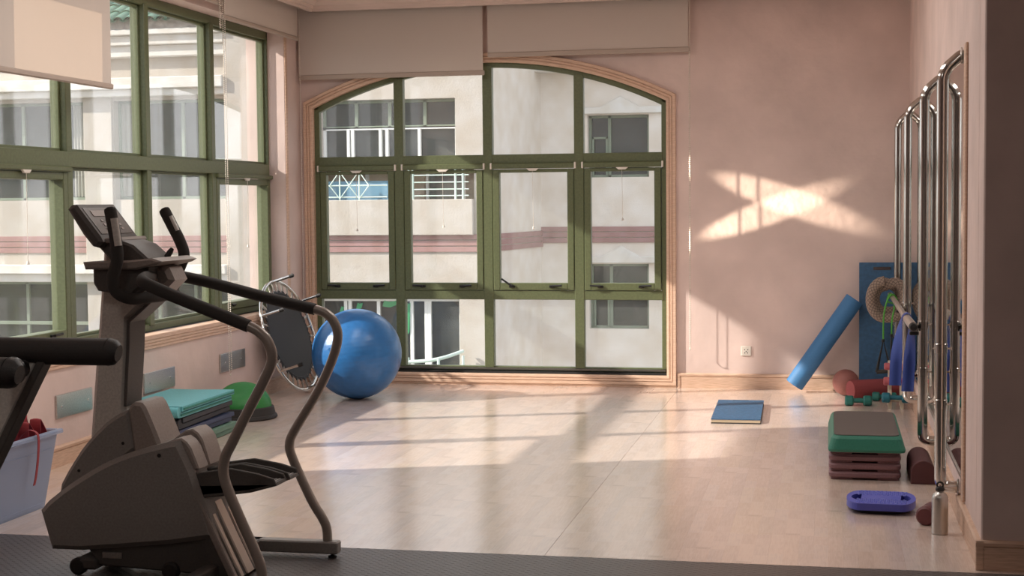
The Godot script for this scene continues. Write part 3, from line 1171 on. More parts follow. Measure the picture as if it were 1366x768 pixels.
func outside() -> void:
	var t := struct("courtyard", Vector3(-8, -6.2, -6))
	var b := mb(t)
	b.span(Vector3(-60, -6.4, -60), Vector3(40, -6.2, 30))
	put(b, "paving", M.ground, t)
	# --- cream block with the tiled roof (facade z = -12)
	t = thing("apartment_building", "cream apartment block with green tiled roof and maroon stripes seen through the windows", "building", Vector3(-10, -6.2, -12))
	var z := -12.0
	var holes := [[-16.4, -13.1, 1.74, 3.5], [-12.52, -10.38, 1.74, 3.5], [-16.4, -13.1, -2.0, 0.26], [-12.52, -10.38, -2.0, 0.26], [-8.66, -6.24, 2.32, 3.41], [-8.75, -5.92, 1.2, 2.28], [-8.75, -6.2, -1.9, 0.0]]
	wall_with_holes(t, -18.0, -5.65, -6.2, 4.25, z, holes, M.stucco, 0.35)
	b = mb(t)
	b.span(Vector3(-18.0, -6.2, -15.6), Vector3(-5.72, 4.3, -13.4))
	put(b, "core", M.stucco_tan, t)
	# corner pilaster
	b = mb(t)
	b.span(Vector3(-10.33, -6.2, z), Vector3(-9.72, 4.72, z + 0.22), 0.02)
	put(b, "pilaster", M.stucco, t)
	b = mb(t)
	b.span(Vector3(-13.09, -6.2, z), Vector3(-12.54, 3.56, z + 0.05), 0.01)
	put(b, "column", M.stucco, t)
	# cornice, parapet, ledges
	for q in [[4.25, 4.45, 0.14], [4.45, 4.62, 0.22], [4.62, 4.72, 0.30]]:
		b = mb(t)
		b.span(Vector3(-18.0, q[0], z), Vector3(-10.33, q[1], z + q[2]), 0.012)
		put(b, "cornice", M.white_trim, t)
	b = mb(t)
	b.span(Vector3(-18.0, 4.72, z - 0.4), Vector3(-10.33, 4.93, z + 0.26), 0.01)
	put(b, "parapet", M.stained_concrete, t)
	for q in [[3.56, 3.68, 0.20], [3.68, 3.88, 0.30], [0.27, 0.42, 0.20], [0.42, 0.58, 0.30]]:
		b = mb(t)
		b.span(Vector3(-18.0, q[0], z), Vector3(-10.33, q[1], z + q[2]), 0.012)
		put(b, "ledge", M.white_trim, t)
	# maroon stripes
	for q in [[-18.0, -10.33], [-9.72, -5.66]]:
		for k in 3:
			b = mb(t)
			b.span(Vector3(q[0], 0.79 + k * 0.105, z), Vector3(q[1], 0.88 + k * 0.105, z + 0.03), 0.004)
			put(b, "stripe", M.maroon_band, t)
	# windows
	outer_window(t, -16.4, -13.1, 1.74, 3.5, z, [-15.4, -14.4], M.outer_frame, [2.42])
	outer_window(t, -12.52, -10.38, 1.74, 3.5, z, [-12.0, -11.28], M.outer_frame, [2.42])
	outer_window(t, -16.4, -13.1, -2.0, 0.26, z, [-15.4, -14.4], M.outer_frame, [-0.5])
	outer_window(t, -12.52, -10.38, -2.0, 0.26, z, [-11.8, -11.1], M.outer_frame, [-0.5])
	# curtains behind the loggia glass
	for q in [[-13.42, -13.12], [-12.5, -12.0]]:
		b = mb(t)
		b.sheet(func(u, v): return Vector3(lerpf(q[0], q[1], u), lerpf(1.8, 3.45, v), z - 0.225 + 0.012 * sin(u * 30.0)), 30, 2, 0.004)
		put(b, "curtain", M.curtain, t)
	# sliding window group facing the arched window
	outer_window(t, -8.66, -6.24, 2.92, 3.41, z, [-8.05, -7.45, -6.82], M.outer_frame)
	outer_window(t, -8.66, -6.24, 2.32, 2.95, z, [], M.white_frame)
	for x in [-8.2, -8.12, -7.62, -7.5, -6.92]:
		b = mb(t)
		b.span(Vector3(x - 0.025, 2.36, z - 0.235), Vector3(x + 0.025, 2.92, z - 0.16), 0.004)
		put(b, "sliding_frame", M.white_frame, t)
	# balcony: parapet, sheet, lattice rail
	b = mb(t)
	b.span(Vector3(-8.8, 1.08, z), Vector3(-5.92, 1.69, z + 0.12), 0.01)
	b.span(Vector3(-8.8, 1.02, z - 1.2), Vector3(-5.92, 1.12, z))
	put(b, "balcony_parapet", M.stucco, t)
	b = mb(t)
	b.span(Vector3(-8.7, 1.69, z - 0.2), Vector3(-7.44, 2.02, z - 0.19))
	put(b, "balcony_sheet", M.sheet_blue, t)
	b = mb(t)
	for y in [1.74, 1.94, 2.14]:
		b.tube([Vector3(-8.7, y, z + 0.06), Vector3(-7.44, y, z + 0.06)], 0.013, 6)
	for y in [1.75, 1.86, 1.98, 2.1, 2.2]:
		b.tube([Vector3(-7.06, y, z + 0.06), Vector3(-6.0, y, z + 0.06)], 0.012, 6)
	for x in [-7.05, -6.98, -6.23, -6.1]:
		b.tube([Vector3(x, 1.69, z + 0.06), Vector3(x, 2.24, z + 0.06)], 0.02, 6)
	for x in [-8.29, -7.94]:
		b.tube([Vector3(x - 0.18, 1.94, z + 0.07), Vector3(x, 2.18, z + 0.07), Vector3(x + 0.18, 1.94, z + 0.07), Vector3(x, 1.71, z + 0.07)], 0.013, 6, true)
		b.tube([Vector3(x, 1.69, z + 0.06), Vector3(x, 2.2, z + 0.06)], 0.013, 6)
	put(b, "balcony_railing", M.rail_paint, t)
	outer_window(t, -6.98, -6.26, 1.2, 2.26, z - 0.6, [], M.white_frame)
	b = mb(t)
	b.span(Vector3(-8.75, 1.2, z - 1.0), Vector3(-7.05, 2.28, z - 0.95))
	put(b, "balcony_back_wall", M.stucco_tan, t)
	outer_window(t, -8.7, -7.5, 1.3, 2.2, z - 0.72, [-8.1], M.white_frame)
	# lower floor doors with flaking green paint
	outer_window(t, -8.75, -6.2, -1.9, 0.0, z, [-8.3, -8.22, -7.7, -7.1, -6.84, -6.78], M.white_frame, [-0.04])
	for q in [[-7.62, -7.36, -0.16, -0.06], [-7.32, -7.24, -0.5, -0.06], [-7.2, -7.12, -0.62, -0.1], [-8.1, -7.98, -0.2, -0.1], [-8.4, -8.32, -0.26, -0.16]]:
		b = mb(t)
		b.prism([Vector2(q[0], q[2]), Vector2(q[0] + 0.03, q[3]), Vector2((q[0] + q[1]) * 0.5, q[3] - 0.02), Vector2(q[1], q[3]), Vector2(q[1] - 0.02, q[2] + 0.02), Vector2((q[0] + q[1]) * 0.5, q[2] - 0.02)], z - 0.18, z - 0.165)
		put(b, "flaking_paint", M.peeling_green, t)
	b = mb(t)
	b.tube(curve([Vector3(-7.6, -1.06, z + 0.5), Vector3(-6.9, -1.05, z + 0.5), Vector3(-6.45, -1.0, z + 0.45), Vector3(-6.12, -0.9, z + 0.1)], 5), 0.03, 8)
	b.tube(curve([Vector3(-7.6, -1.3, z + 0.5), Vector3(-6.9, -1.29, z + 0.5), Vector3(-6.45, -1.24, z + 0.45), Vector3(-6.12, -1.14, z + 0.1)], 5), 0.02, 8)
	for x in [-7.4, -6.98, -6.45, -6.12]:
		b.tube([Vector3(x, -1.9, z + (0.5 if x < -6.3 else 0.1)), Vector3(x, -0.98, z + (0.5 if x < -6.3 else 0.1))], 0.025, 8)
	put(b, "stair_railing", M.rail_paint, t)
	# barrel roof tiles, each its own piece
	var tile := mb()
	var arcp := []
	for k in 9:
		var a := PI * k / 8.0
		arcp.append(Vector2(cos(a) * 0.098, sin(a) * 0.07))
	for k in 9:
		var a := PI * (8 - k) / 8.0
		arcp.append(Vector2(cos(a) * 0.084, sin(a) * 0.057))
	tile.prism(arcp, -0.21, 0.21)
	var pan := mb()
	var panp := []
	for k in 7:
		panp.append(Vector2(lerpf(-0.07, 0.07, k / 6.0), -0.03 * sin(PI * k / 6.0)))
	for k in 7:
		panp.append(Vector2(lerpf(0.07, -0.07, k / 6.0), 0.012 - 0.03 * sin(PI * (6 - k) / 6.0)))
	pan.prism(panp, -0.21, 0.21)
	var tm := tile.mesh()
	var pm := pan.mesh()
	var slope := deg_to_rad(24.0)
	for c in 21:
		for r in 5:
			for kind in 2:
				var o := MeshInstance3D.new()
				o.mesh = tm if kind == 0 else pm
				o.material_override = M["roof_tile_%d" % ((c * 3 + r * 5 + kind) % 3)]
				o.name = "roof_tile" if kind == 0 else "pan_tile"
				t.add_child(o, true)
				var d := 0.37 * r
				o.position = Vector3(-14.4 + c * 0.2 + (0.1 if kind == 1 else 0.0), 4.94 + d * sin(slope) + 0.012 * r, z + 0.2 - d * cos(slope)) - t.position
				o.rotation.x = slope - 0.04
	b = mb(t)
	b.prism([Vector2(-18.2, 4.9), Vector2(-10.0, 4.9), Vector2(-10.0, 4.94), Vector2(-18.2, 4.94)], -4.0, 0.1, 0.0, Transform3D(Basis(Vector3.RIGHT, slope), Vector3(0, 4.9, z)) * Transform3D(Basis(), Vector3(0, -4.9, 0)))
	put(b, "roof_deck", M.stained_concrete, t)
	# --- shaded block, its colour lightened, with the canted wall (facade z = -15)
	t = thing("apartment_building", "apartment block lightened against its shade, with pedimented windows and a canted wall seen through the arched window", "building", Vector3(-3.5, -6.2, -15))
	z = -15.0
	wall_with_holes(t, -5.33, 1.5, -6.2, 4.04, z, [[-4.44, -3.29, 2.08, 3.24], [-4.42, -3.3, -0.76, 0.46], [-1.2, 0.2, 2.08, 3.24], [-1.2, 0.2, -0.76, 0.46]], M.stucco_lightened, 0.35)
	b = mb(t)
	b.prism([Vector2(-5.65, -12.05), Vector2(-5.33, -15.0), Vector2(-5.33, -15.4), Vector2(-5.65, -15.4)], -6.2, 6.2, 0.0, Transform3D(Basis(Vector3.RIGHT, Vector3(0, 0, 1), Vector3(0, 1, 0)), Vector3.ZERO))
	put(b, "canted_wall", M.stucco_lightened, t)
	b = mb(t)
	b.span(Vector3(-5.3, -6.2, -18.0), Vector3(1.5, 4.0, -15.9))
	put(b, "core", M.stucco_tan, t)
	b = mb(t)
	b.span(Vector3(-5.4, 4.04, z - 0.4), Vector3(1.6, 4.4, z + 0.4), 0.02)
	put(b, "eave", M.white_trim, t)
	b = mb(t)
	b.span(Vector3(-5.4, 4.4, z - 0.4), Vector3(1.6, 7.2, z), 0.02)
	put(b, "upper_wall", M.stucco_lightened, t)
	for k in 3:
		b = mb(t)
		b.span(Vector3(-5.34, 0.86 + k * 0.105, z), Vector3(1.5, 0.95 + k * 0.105, z + 0.03), 0.004)
		put(b, "stripe", M.maroon_band, t)
		b = mb(t)   # the same stripe on the canted wall
		b.prism([Vector2(-5.64, -12.03), Vector2(-5.3, -15.0), Vector2(-5.36, -15.0), Vector2(-5.649, -12.03)], 0.79 + k * 0.105, 0.88 + k * 0.105, 0.0, Transform3D(Basis(Vector3.RIGHT, Vector3(0, 0, 1), Vector3(0, 1, 0)), Vector3.ZERO))
		put(b, "stripe", M.maroon_band, t)
	for q in [[-4.44, -3.29, 2.08, 3.24], [-4.42, -3.3, -0.76, 0.46], [-1.2, 0.2, 2.08, 3.24], [-1.2, 0.2, -0.76, 0.46]]:
		outer_window(t, q[0], q[1], q[2], q[3], z, [q[0] + 0.39], M.outer_frame, [])
		b = mb(t)
		var xm: float = (q[0] + q[1]) * 0.5
		b.prism([Vector2(q[0] - 0.12, q[3] + 0.02), Vector2(q[1] + 0.27, q[3] + 0.02), Vector2(q[1] + 0.27, q[3] + 0.14), Vector2(xm + 0.42, q[3] + 0.14), Vector2(xm + 0.05, q[3] + 0.34), Vector2(xm - 0.32, q[3] + 0.14), Vector2(q[0] - 0.12, q[3] + 0.14)], z, z + 0.09, 0.01)
		put(b, "pediment", M.white_trim, t)
		b = mb(t)
		for e in [[q[0] + 0.06, q[2] + 0.04, q[0] + 0.1, q[3] - 0.4], [q[0] + 0.32, q[2] + 0.04, q[0] + 0.36, q[3] - 0.4], [q[0] + 0.06, q[3] - 0.44, q[0] + 0.36, q[3] - 0.4]]:
			b.span(Vector3(e[0], e[1], z - 0.2), Vector3(e[2], e[3], z - 0.15), 0.004)
		put(b, "casement", M.outer_frame, t)

# ------------------------------------------------------------------ mirror and chrome wall rails
func mirror_and_rails() -> void:
	var t := thing("wall_mirror", "tall mirror covering the right wall behind the chrome rails", "mirror", Vector3(XR, 0.25, 2.8))
	var b := mb(t)
	b.span(Vector3(XR - 0.008, 0.25, 0.03), Vector3(XR, 2.33, 5.36))
	put(b, "mirror_glass", M.mirror, t)
	b = mb(t)
	b.span(Vector3(XR - 0.014, 0.235, 0.03), Vector3(XR, 0.252, 5.36), 0.002)
	put(b, "bottom_strip", M.brushed, t)
	b = mb(t)
	b.span(Vector3(XR - 0.014, 0.14, 5.36), Vector3(XR, 2.35, 5.46), 0.004)
	put(b, "edge_strip", M.oak, t)
	var labs := ["chrome wall rail post in the corner by the blue board", "chrome wall rail post second from the back corner", "chrome wall rail post that carries the near end of the barre", "chrome wall rail post nearest the camera, behind the silver bottle"]
	var zs := [0.2, 1.8, 3.72, 5.2]
	for i in 4:
		var z: float = zs[i]
		t = thing("rail_post", labs[i], "rail post", Vector3(XR, 0.16, z), "chrome wall rail posts")
		b = mb(t)
		var x := 0.545
		var low := 0.165
		b.tube(fillet([Vector3(XR - 0.006, 2.31, z), Vector3(XR - 0.02, 2.305, z), Vector3(x, 2.235, z), Vector3(x, 2.1, z), Vector3(x, 0.4, z), Vector3(x, low, z), Vector3(XR - 0.008, low, z)], 0.06, 7), 0.029, 18)
		put(b, "tube", M.chrome, t)
		for y in [2.31, low]:
			b = mb(t)
			b.lathe([Vector2(0.04, 0), Vector2(0.04, 0.006), Vector2(0.03, 0.01)], 18, Transform3D(Basis(Vector3(0, 0, 1), Vector3(-1, 0, 0), Vector3(0, 1, 0)), Vector3(XR - 0.009, y, z)))
			put(b, "flange", M.brushed, t)
		for y in [0.58, 0.86]:
			b = mb(t)
			b.lathe([Vector2(0.029, -0.025), Vector2(0.0315, -0.023), Vector2(0.0315, 0.023), Vector2(0.029, 0.025)], 18, Transform3D(Basis(), Vector3(x, y, z)))
			b.tube([Vector3(x - 0.04, y, z), Vector3(x + 0.05, y, z)], 0.005, 8)
			b.box(Vector3(x + 0.05, y, z), Vector3(0.01, 0.016, 0.016), 0.003)
			put(b, "collar", M.chrome, t)
	# the barre
	t = thing("barre", "horizontal steel barre with a black tip held by the chrome posts", "barre", Vector3(0.49, 0.83, 2.0))
	b = mb(t)
	b.tube([Vector3(0.488, 0.83, 0.2), Vector3(0.488, 0.836, 2.7)], 0.019, 14)
	put(b, "inner_bar", M.brushed, t)
	b = mb(t)
	b.tube([Vector3(0.488, 0.836, 2.66), Vector3(0.488, 0.848, 3.74)], 0.0265, 16)
	put(b, "sleeve", M.brushed, t)
	b = mb(t)
	b.lathe([Vector2(0.0275, 0), Vector2(0.0275, 0.03), Vector2(0.02, 0.045), Vector2(0, 0.05)], 16, Transform3D(Basis(Vector3(1, 0, 0), Vector3(0, 0, 1), Vector3(0, -1, 0)), Vector3(0.488, 0.848, 3.73)))
	put(b, "end_cap", M.black_plastic, t)
	for z in [0.24, 1.84, 3.69]:
		b = mb(t)
		b.box(Vector3(0.492, 0.806, z), Vector3(0.05, 0.02, 0.05), 0.004)
		put(b, "bracket", M.black_plastic, t)
	# thick rope looped over the barre
	b = mb()
	var pts := []
	for loop in 3:
		var r: float = [0.148, 0.104, 0.13][loop]
		var zz: float = [0.12, 0.05, -0.03][loop]
		var right: float = [0.10, 0.085, 0.10][loop]
		for k in 10:      # round the left end, anticlockwise from the top
			var a := PI * 0.5 + PI * k / 9.0
			pts.append(Vector3(-0.045 + cos(a) * r * 0.72, 0.0 + sin(a) * r, zz - 0.006 * k))
		pts.append(Vector3(right * 0.5, -r * 0.95, zz - 0.065))
		pts.append(Vector3(right, -r * 0.55, zz - 0.07))
		pts.append(Vector3(right + 0.005, r * 0.4, zz - 0.07))
		pts.append(Vector3(right * 0.5, r * 0.9, zz - 0.065))
	b.tube(curve(pts, 3), 0.041, 14)
	whole(b, "rope", M.rope, "thick grey braided rope coiled round the far end of the barre", "rope", Vector3(0.475, 0.81, 0.5))
	# green resistance tube with two black handles
	t = thing("resistance_tube", "green rubber resistance tube with black handles hanging from the barre", "resistance tube", Vector3(0.48, 0.85, 0.78))
	b = mb(t)
	var gx := 0.47
	var gz := 0.78
	b.tube(curve([Vector3(gx - 0.055, 0.5, gz + 0.02), Vector3(gx - 0.053, 0.68, gz + 0.02), Vector3(gx - 0.03, 0.80, gz + 0.01), Vector3(gx + 0.01, 0.862, gz), Vector3(gx + 0.05, 0.82, gz - 0.01), Vector3(gx + 0.03, 0.79, gz - 0.03), Vector3(gx - 0.025, 0.81, gz - 0.03), Vector3(gx, 0.865, gz - 0.03), Vector3(gx + 0.03, 0.78, gz - 0.02), Vector3(gx + 0.012, 0.66, gz), Vector3(gx + 0.008, 0.54, gz)], 6), 0.0065, 8)
	put(b, "tube", M.tube_green, t)
	for q in [[gx - 0.055, 0.50, gz + 0.02, 0.0], [gx + 0.008, 0.54, gz, 0.16]]:
		b = mb(t)
		var tp := Vector3(q[0], q[1], q[2])
		var l := tp + Vector3(-0.05 + q[3] * 0.3, -0.25 + q[3] * 0.4, 0.01)
		var r := tp + Vector3(0.06 + q[3] * 0.35, -0.24 + q[3] * 0.6, -0.01)
		b.tube([l, tp, r], 0.009, 8, false, true, Vector2(1, 1.4))
		b.lathe([Vector2(0.0, 0.012), Vector2(0.012, 0.01), Vector2(0.012, -0.012), Vector2(0.0, -0.014)], 10, Transform3D(Basis(), tp))
		var h := put(b, "handle", M.black_plastic, t)
		b = mb(t)
		b.tube([l, r], 0.0165, 12)
		put(b, "grip", M.foam_grip, h)
	# flat blue band draped over the sleeve of the barre
	b = mb()
	var bp := [Vector3(-0.072, -0.43, 0.05), Vector3(-0.066, -0.25, 0.05), Vector3(-0.05, -0.1, 0.03), Vector3(-0.033, -0.01, 0.0), Vector3(-0.018, 0.025, 0.0), Vector3(0.004, 0.034, 0.0), Vector3(0.024, 0.022, 0.0), Vector3(0.032, -0.015, 0.0), Vector3(0.03, -0.12, -0.03), Vector3(0.02, -0.3, -0.05), Vector3(0.01, -0.48, -0.05)]
	var cp := curve(bp, 5)
	b.sheet(func(u, v):
		var f: float = u * (cp.size() - 1)
		var i := mini(int(f), cp.size() - 2)
		var p: Vector3 = cp[i].lerp(cp[i + 1], f - i)
		var fall := clampf(-p.y / 0.3, 0.0, 1.0)
		var wd: float = (v - 0.5) * lerpf(0.1, 0.078, fall)
		var an := fall * 1.25
		return p + Vector3(sin(an) * wd, 0, cos(an) * wd + 0.006 * fall * sin(v * 6.0)), 50, 6, 0.0035)
	whole(b, "stretch_band", M.band_blue, "flat blue stretch band draped over the near end of the barre", "stretch band", Vector3(0.488, 0.838, 2.95))

# ------------------------------------------------------------------ stair climber
func v2(a: Array) -> Array:
	var out := []
	for p in a:
		out.append(Vector2(p[0], p[1]))
	return out

func path_at(a: Array, z: float) -> Array:
	var out := []
	for p in a:
		out.append(Vector3(p[0], p[1], z))
	return out

func stair_climber() -> void:
	var t := thing("stair_climber", "large grey stair climber machine in the foreground with black-gripped handrails", "exercise machine", Vector3(-2.85, 0.007, 6.9))
	var b := mb(t)
	# main shell
	b.prism(v2([[-3.358, .287], [-3.309, .119], [-3.166, .119], [-2.985, .137], [-2.76, .161], [-2.545, .195], [-2.642, .487], [-2.701, .608], [-2.75, .602], [-2.794, .59], [-2.84, .579], [-2.884, .566], [-2.93, .552], [-2.974, .536], [-3.02, .517], [-3.066, .495], [-3.112, .470], [-3.157, .443], [-3.204, .414], [-3.249, .384], [-3.321, .329]]), 6.74, 7.06, 0.022)
	var shell_part := put(b, "shell", M.machine, t)
	b = mb(t)
	for q in [[-2.79, .545], [-2.5, .0]]:
		if q[1] > 0.1:
			b.lathe([Vector2(0.009, 0), Vector2(0.009, 0.003), Vector2(0.0, 0.003)], 12, Transform3D(Basis(Vector3(1, 0, 0), Vector3(0, 0, 1), Vector3(0, -1, 0)), Vector3(q[0], q[1], 7.059)))
	put(b, "screw_hole", M.black_plastic, shell_part)
	# raised fin over the flywheel
	b = mb(t)
	b.prism(v2([[-3.29, .35], [-3.282, .395], [-3.25, .45], [-3.217, .499], [-3.185, .545], [-3.151, .585], [-3.11, .627], [-3.068, .666], [-3.035, .69], [-3.0, .711], [-2.954, .731], [-2.92, .56], [-3.0, .50], [-3.1, .45]]), 6.79, 7.01, 0.016)
	var fin := put(b, "fin", M.machine, t)
	b = mb(t)
	for q in [[-3.19, .46], [-2.98, .585]]:
		b.lathe([Vector2(0.007, 0), Vector2(0.007, 0.003), Vector2(0.0, 0.003)], 10, Transform3D(Basis(Vector3(1, 0, 0), Vector3(0, 0, 1), Vector3(0, -1, 0)), Vector3(q[0], q[1], 7.009)))
	put(b, "screw_hole", M.black_plastic, fin)
	b = mb(t)
	b.prism(v2([[-2.954, .731], [-2.94, .752], [-2.925, .764], [-2.89, .762], [-2.875, .745], [-2.864, .723], [-2.832, .65], [-2.80, .57], [-2.93, .54]]), 6.785, 7.015, 0.014)
	put(b, "fin_end", M.machine_cover, t)
	# hood over the rails, in two halves
	for q in [[6.925, 7.035, 0.0], [6.765, 6.918, 0.022]]:
		b = mb(t)
		var e: float = q[2]
		b.prism(v2([[-2.80, .585], [-2.735, .61 + e], [-2.70, .617 + e], [-2.675, .60 + e], [-2.655, .572 + e], [-2.636, .525 + e * 0.5], [-2.622, .487], [-2.66, .475], [-2.74, .48]]), q[0], q[1], 0.007)
		put(b, "hood", M.machine_cover, t)
	# slanting aluminium rails
	for q in [[7.025, 7.056, "machine_cover", 0.0, 0.03], [6.972, 7.008, "aluminium", 0.004, 0.05], [6.872, 6.95, "aluminium", 0.01, 0.055], [6.79, 6.845, "aluminium", 0.004, 0.05], [6.745, 6.775, "machine_cover", 0.0, 0.05]]:
		b = mb(t)
		var d := Vector2(0.243, -0.487).normalized()
		var nn := Vector2(-d.y, d.x)
		var p0 := Vector2(-2.69, 0.515)
		var p1 := Vector2(-2.452, 0.022)
		var h: float = q[4]
		var o: float = q[3]
		b.prism([p0 + nn * o, p1 + nn * o, p1 + nn * (o - h), p0 + nn * (o - h)], q[0], q[1], 0.005)
		put(b, "rail", M[q[2]], t)
	b = mb(t)
	b.prism(v2([[-2.73, .5], [-2.705, .5], [-2.482, .03], [-2.55, .03], [-2.62, .2]]), 6.76, 7.04, 0.0)
	put(b, "rail_bed", M.machine_dark, t)
	# lower body
	b = mb(t)
	b.prism(v2([[-3.15, .125], [-3.10, .05], [-2.45, .022], [-2.47, .06], [-2.56, .2], [-2.76, .17], [-2.985, .145]]), 6.775, 7.025, 0.008)
	var low := put(b, "lower_body", M.machine_dark, t)
	b = mb(t)
	b.box(Vector3(-3.035, 0.098, 7.027), Vector3(0.09, 0.028, 0.006), 0.002)
	put(b, "rating_plate", M.steel, low)
	for q in [[-3.19, 0.047], [-2.76, 0.045]]:
		for z in [6.72, 7.03]:
			b = mb(t)
			b.lathe([Vector2(0, -0.022), Vector2(0.03, -0.022), Vector2(0.038, -0.014), Vector2(0.038, 0.014), Vector2(0.03, 0.022), Vector2(0, 0.022)], 20, Transform3D(Basis(Vector3(1, 0, 0), Vector3(0, 0, 1), Vector3(0, -1, 0)), Vector3(q[0], q[1], z)))
			put(b, "wheel", M.rubber_black, t)
	b = mb(t)
	b.span(Vector3(-3.2, 0.035, 6.7), Vector3(-3.1, 0.085, 7.05), 0.01)
	put(b, "front_beam", M.machine_dark, t)
	# base rails and feet
	for z in [6.53, 7.27]:
		b = mb(t)
		b.span(Vector3(-2.6, 0.026, z - 0.03), Vector3(-2.172, 0.082, z + 0.03), 0.006)
		put(b, "base_rail", M.machine, t)
		b = mb(t)
		b.lathe([Vector2(0.0, 0.0), Vector2(0.02, 0.0), Vector2(0.02, 0.008), Vector2(0.008, 0.012), Vector2(0.008, 0.03)], 14, Transform3D(Basis(), Vector3(-2.205, 0.007, z)))
		put(b, "levelling_foot", M.black_plastic, t)
	b = mb(t)
	b.span(Vector3(-2.6, 0.026, 6.5), Vector3(-2.54, 0.082, 7.3), 0.006)
	put(b, "cross_beam", M.machine_dark, t)
	# handrails: foam-gripped upper run and painted lower run
	var near_up := [Vector3(-2.86, 1.300, 6.93), Vector3(-2.80, 1.307, 7.12), Vector3(-2.755, 1.295, 7.25), Vector3(-2.68, 1.266, 7.27), Vector3(-2.585, 1.228, 7.27), Vector3(-2.392, 1.156, 7.27), Vector3(-2.29, 1.118, 7.27)]
	var near_low := path_at([[-2.29, 1.118], [-2.245, 1.094], [-2.208, 1.052], [-2.193, .985], [-2.226, .905], [-2.30, .773], [-2.37, .644], [-2.404, .576], [-2.406, .489], [-2.344, .337], [-2.283, .205], [-2.258, .14], [-2.252, .08]], 7.27)
	var far_up := [Vector3(-2.86, 1.300, 6.87), Vector3(-2.90, 1.302, 6.68), Vector3(-2.90, 1.284, 6.56), Vector3(-2.83, 1.266, 6.53), Vector3(-2.736, 1.245, 6.53), Vector3(-2.483, 1.182, 6.53), Vector3(-2.27, 1.134, 6.53)]
	var far_low := path_at([[-2.27, 1.134], [-2.222, 1.118], [-2.182, 1.08], [-2.163, 1.015], [-2.187, .918], [-2.258, .769], [-2.368, .596], [-2.400, .526], [-2.389, .458], [-2.303, .271], [-2.25, .185], [-2.231, .14], [-2.227, .08]], 6.53)
	for q in [[near_up, near_low], [far_up, far_low]]:
		b = mb(t)
		b.tube(curve(q[1], 6), 0.0215, 16)
		var rail := put(b, "handrail", M.tube_paint, t)
		b = mb(t)
		b.tube(curve(q[0], 6), 0.0265, 16)
		put(b, "foam_sleeve", M.foam_grip, rail)
	# steering-style handlebar
	var hb := [Vector3(-2.943, 1.588, 7.15), Vector3(-2.934, 1.54, 7.15), Vector3(-2.922, 1.47, 7.15), Vector3(-2.916, 1.386, 7.15), Vector3(-2.937, 1.307, 7.15), Vector3(-2.93, 1.248, 7.14), Vector3(-2.885, 1.216, 7.1), Vector3(-2.83, 1.218, 7.0), Vector3(-2.83, 1.218, 6.8), Vector3(-2.88, 1.222, 6.69), Vector3(-2.888, 1.26, 6.65), Vector3(-2.868, 1.316, 6.65), Vector3(-2.842, 1.384, 6.65), Vector3(-2.86, 1.447, 6.65), Vector3(-2.895, 1.515, 6.65), Vector3(-2.93, 1.582, 6.65)]
	b = mb(t)
	b.tube(curve(hb, 6), 0.0255, 16)
	for e in [[hb[0], hb[0] - hb[1]], [hb[15], hb[15] - hb[14]]]:
		var dd: Vector3 = e[1].normalized()
		b.tube([e[0], e[0] + dd * 0.008, e[0] + dd * 0.014], [0.0255, 0.023, 0.012], 16)
	var bar_part := put(b, "handlebar", M.foam_grip, t)
	b = mb(t)
	b.tube([Vector3(-2.922, 1.555, 7.161), Vector3(-2.91, 1.47, 7.161), Vector3(-2.906, 1.44, 7.161)], 0.0165, 12)
	put(b, "pulse_sensor", M.machine_post, bar_part)
	b = mb(t)
	b.tube([Vector3(-2.905, 1.555, 6.655), Vector3(-2.872, 1.49, 6.657)], 0.0165, 12)
	put(b, "pulse_sensor", M.machine_post, bar_part)
	# upright
	b = mb(t)
	b.prism(v2([[-3.16, .56], [-3.121, .941], [-3.11, 1.039], [-3.07, 1.44], [-2.97, 1.44], [-2.96, 1.33], [-2.88, 1.29], [-2.85, 1.212], [-2.961, 1.119], [-2.968, .98], [-2.985, .74], [-2.99, .60]]), 6.83, 6.975, 0.02)
	var post := put(b, "upright", M.machine_post, t)
	b = mb(t)
	b.prism(v2([[-2.852, 1.207], [-2.966, 1.112], [-2.973, .98], [-2.99, .74], [-2.977, .74], [-2.957, .98], [-2.951, 1.105], [-2.838, 1.2]]), 6.826, 6.979, 0.003)
	put(b, "edge_trim", M.machine_dark, post)
	# console
	b = mb(t)
	b.prism(v2([[-3.168, 1.594], [-3.15, 1.612], [-3.128, 1.614], [-3.02, 1.476], [-3.01, 1.455], [-3.03, 1.43], [-3.058, 1.437], [-3.10, 1.487]]), 6.74, 7.10, 0.014)
	var con := put(b, "console", M.machine_dark, t)
	b = mb(t)
	var nn2 := Vector2(0.787, 0.616)
	var pa := Vector2(-3.118, 1.598)
	var pb := Vector2(-3.03, 1.486)
	b.prism([pa, pb, pb + nn2 * 0.004, pa + nn2 * 0.004], 6.775, 7.065)
	put(b, "display_panel", M.screen_face, con)
	b = mb(t)
	var pc := pa.lerp(pb, 0.12) + nn2 * 0.004
	var pd := pa.lerp(pb, 0.34) + nn2 * 0.004
	b.prism([pc, pd, pd + nn2 * 0.002, pc + nn2 * 0.002], 6.82, 7.02)
	put(b, "readout", M.machine_cover, con)
	b = mb(t)
	for r in 3:
		for c in 4:
			var p := pa.lerp(pb, 0.5 + 0.16 * r) + nn2 * 0.004
			var s := (pb - pa).normalized() * 0.006
			b.prism([p - s, p + s, p + s + nn2 * 0.002, p - s + nn2 * 0.002], 6.83 + 0.045 * c, 6.85 + 0.045 * c)
	put(b, "keys", M.machine_cover, con)
	b = mb(t)
	b.prism(v2([[-3.03, 1.468], [-2.965, 1.474], [-2.958, 1.462], [-2.97, 1.448], [-3.02, 1.45]]), 6.775, 7.065, 0.005)
	put(b, "book_ledge", M.machine_cover, con)
	b = mb(t)
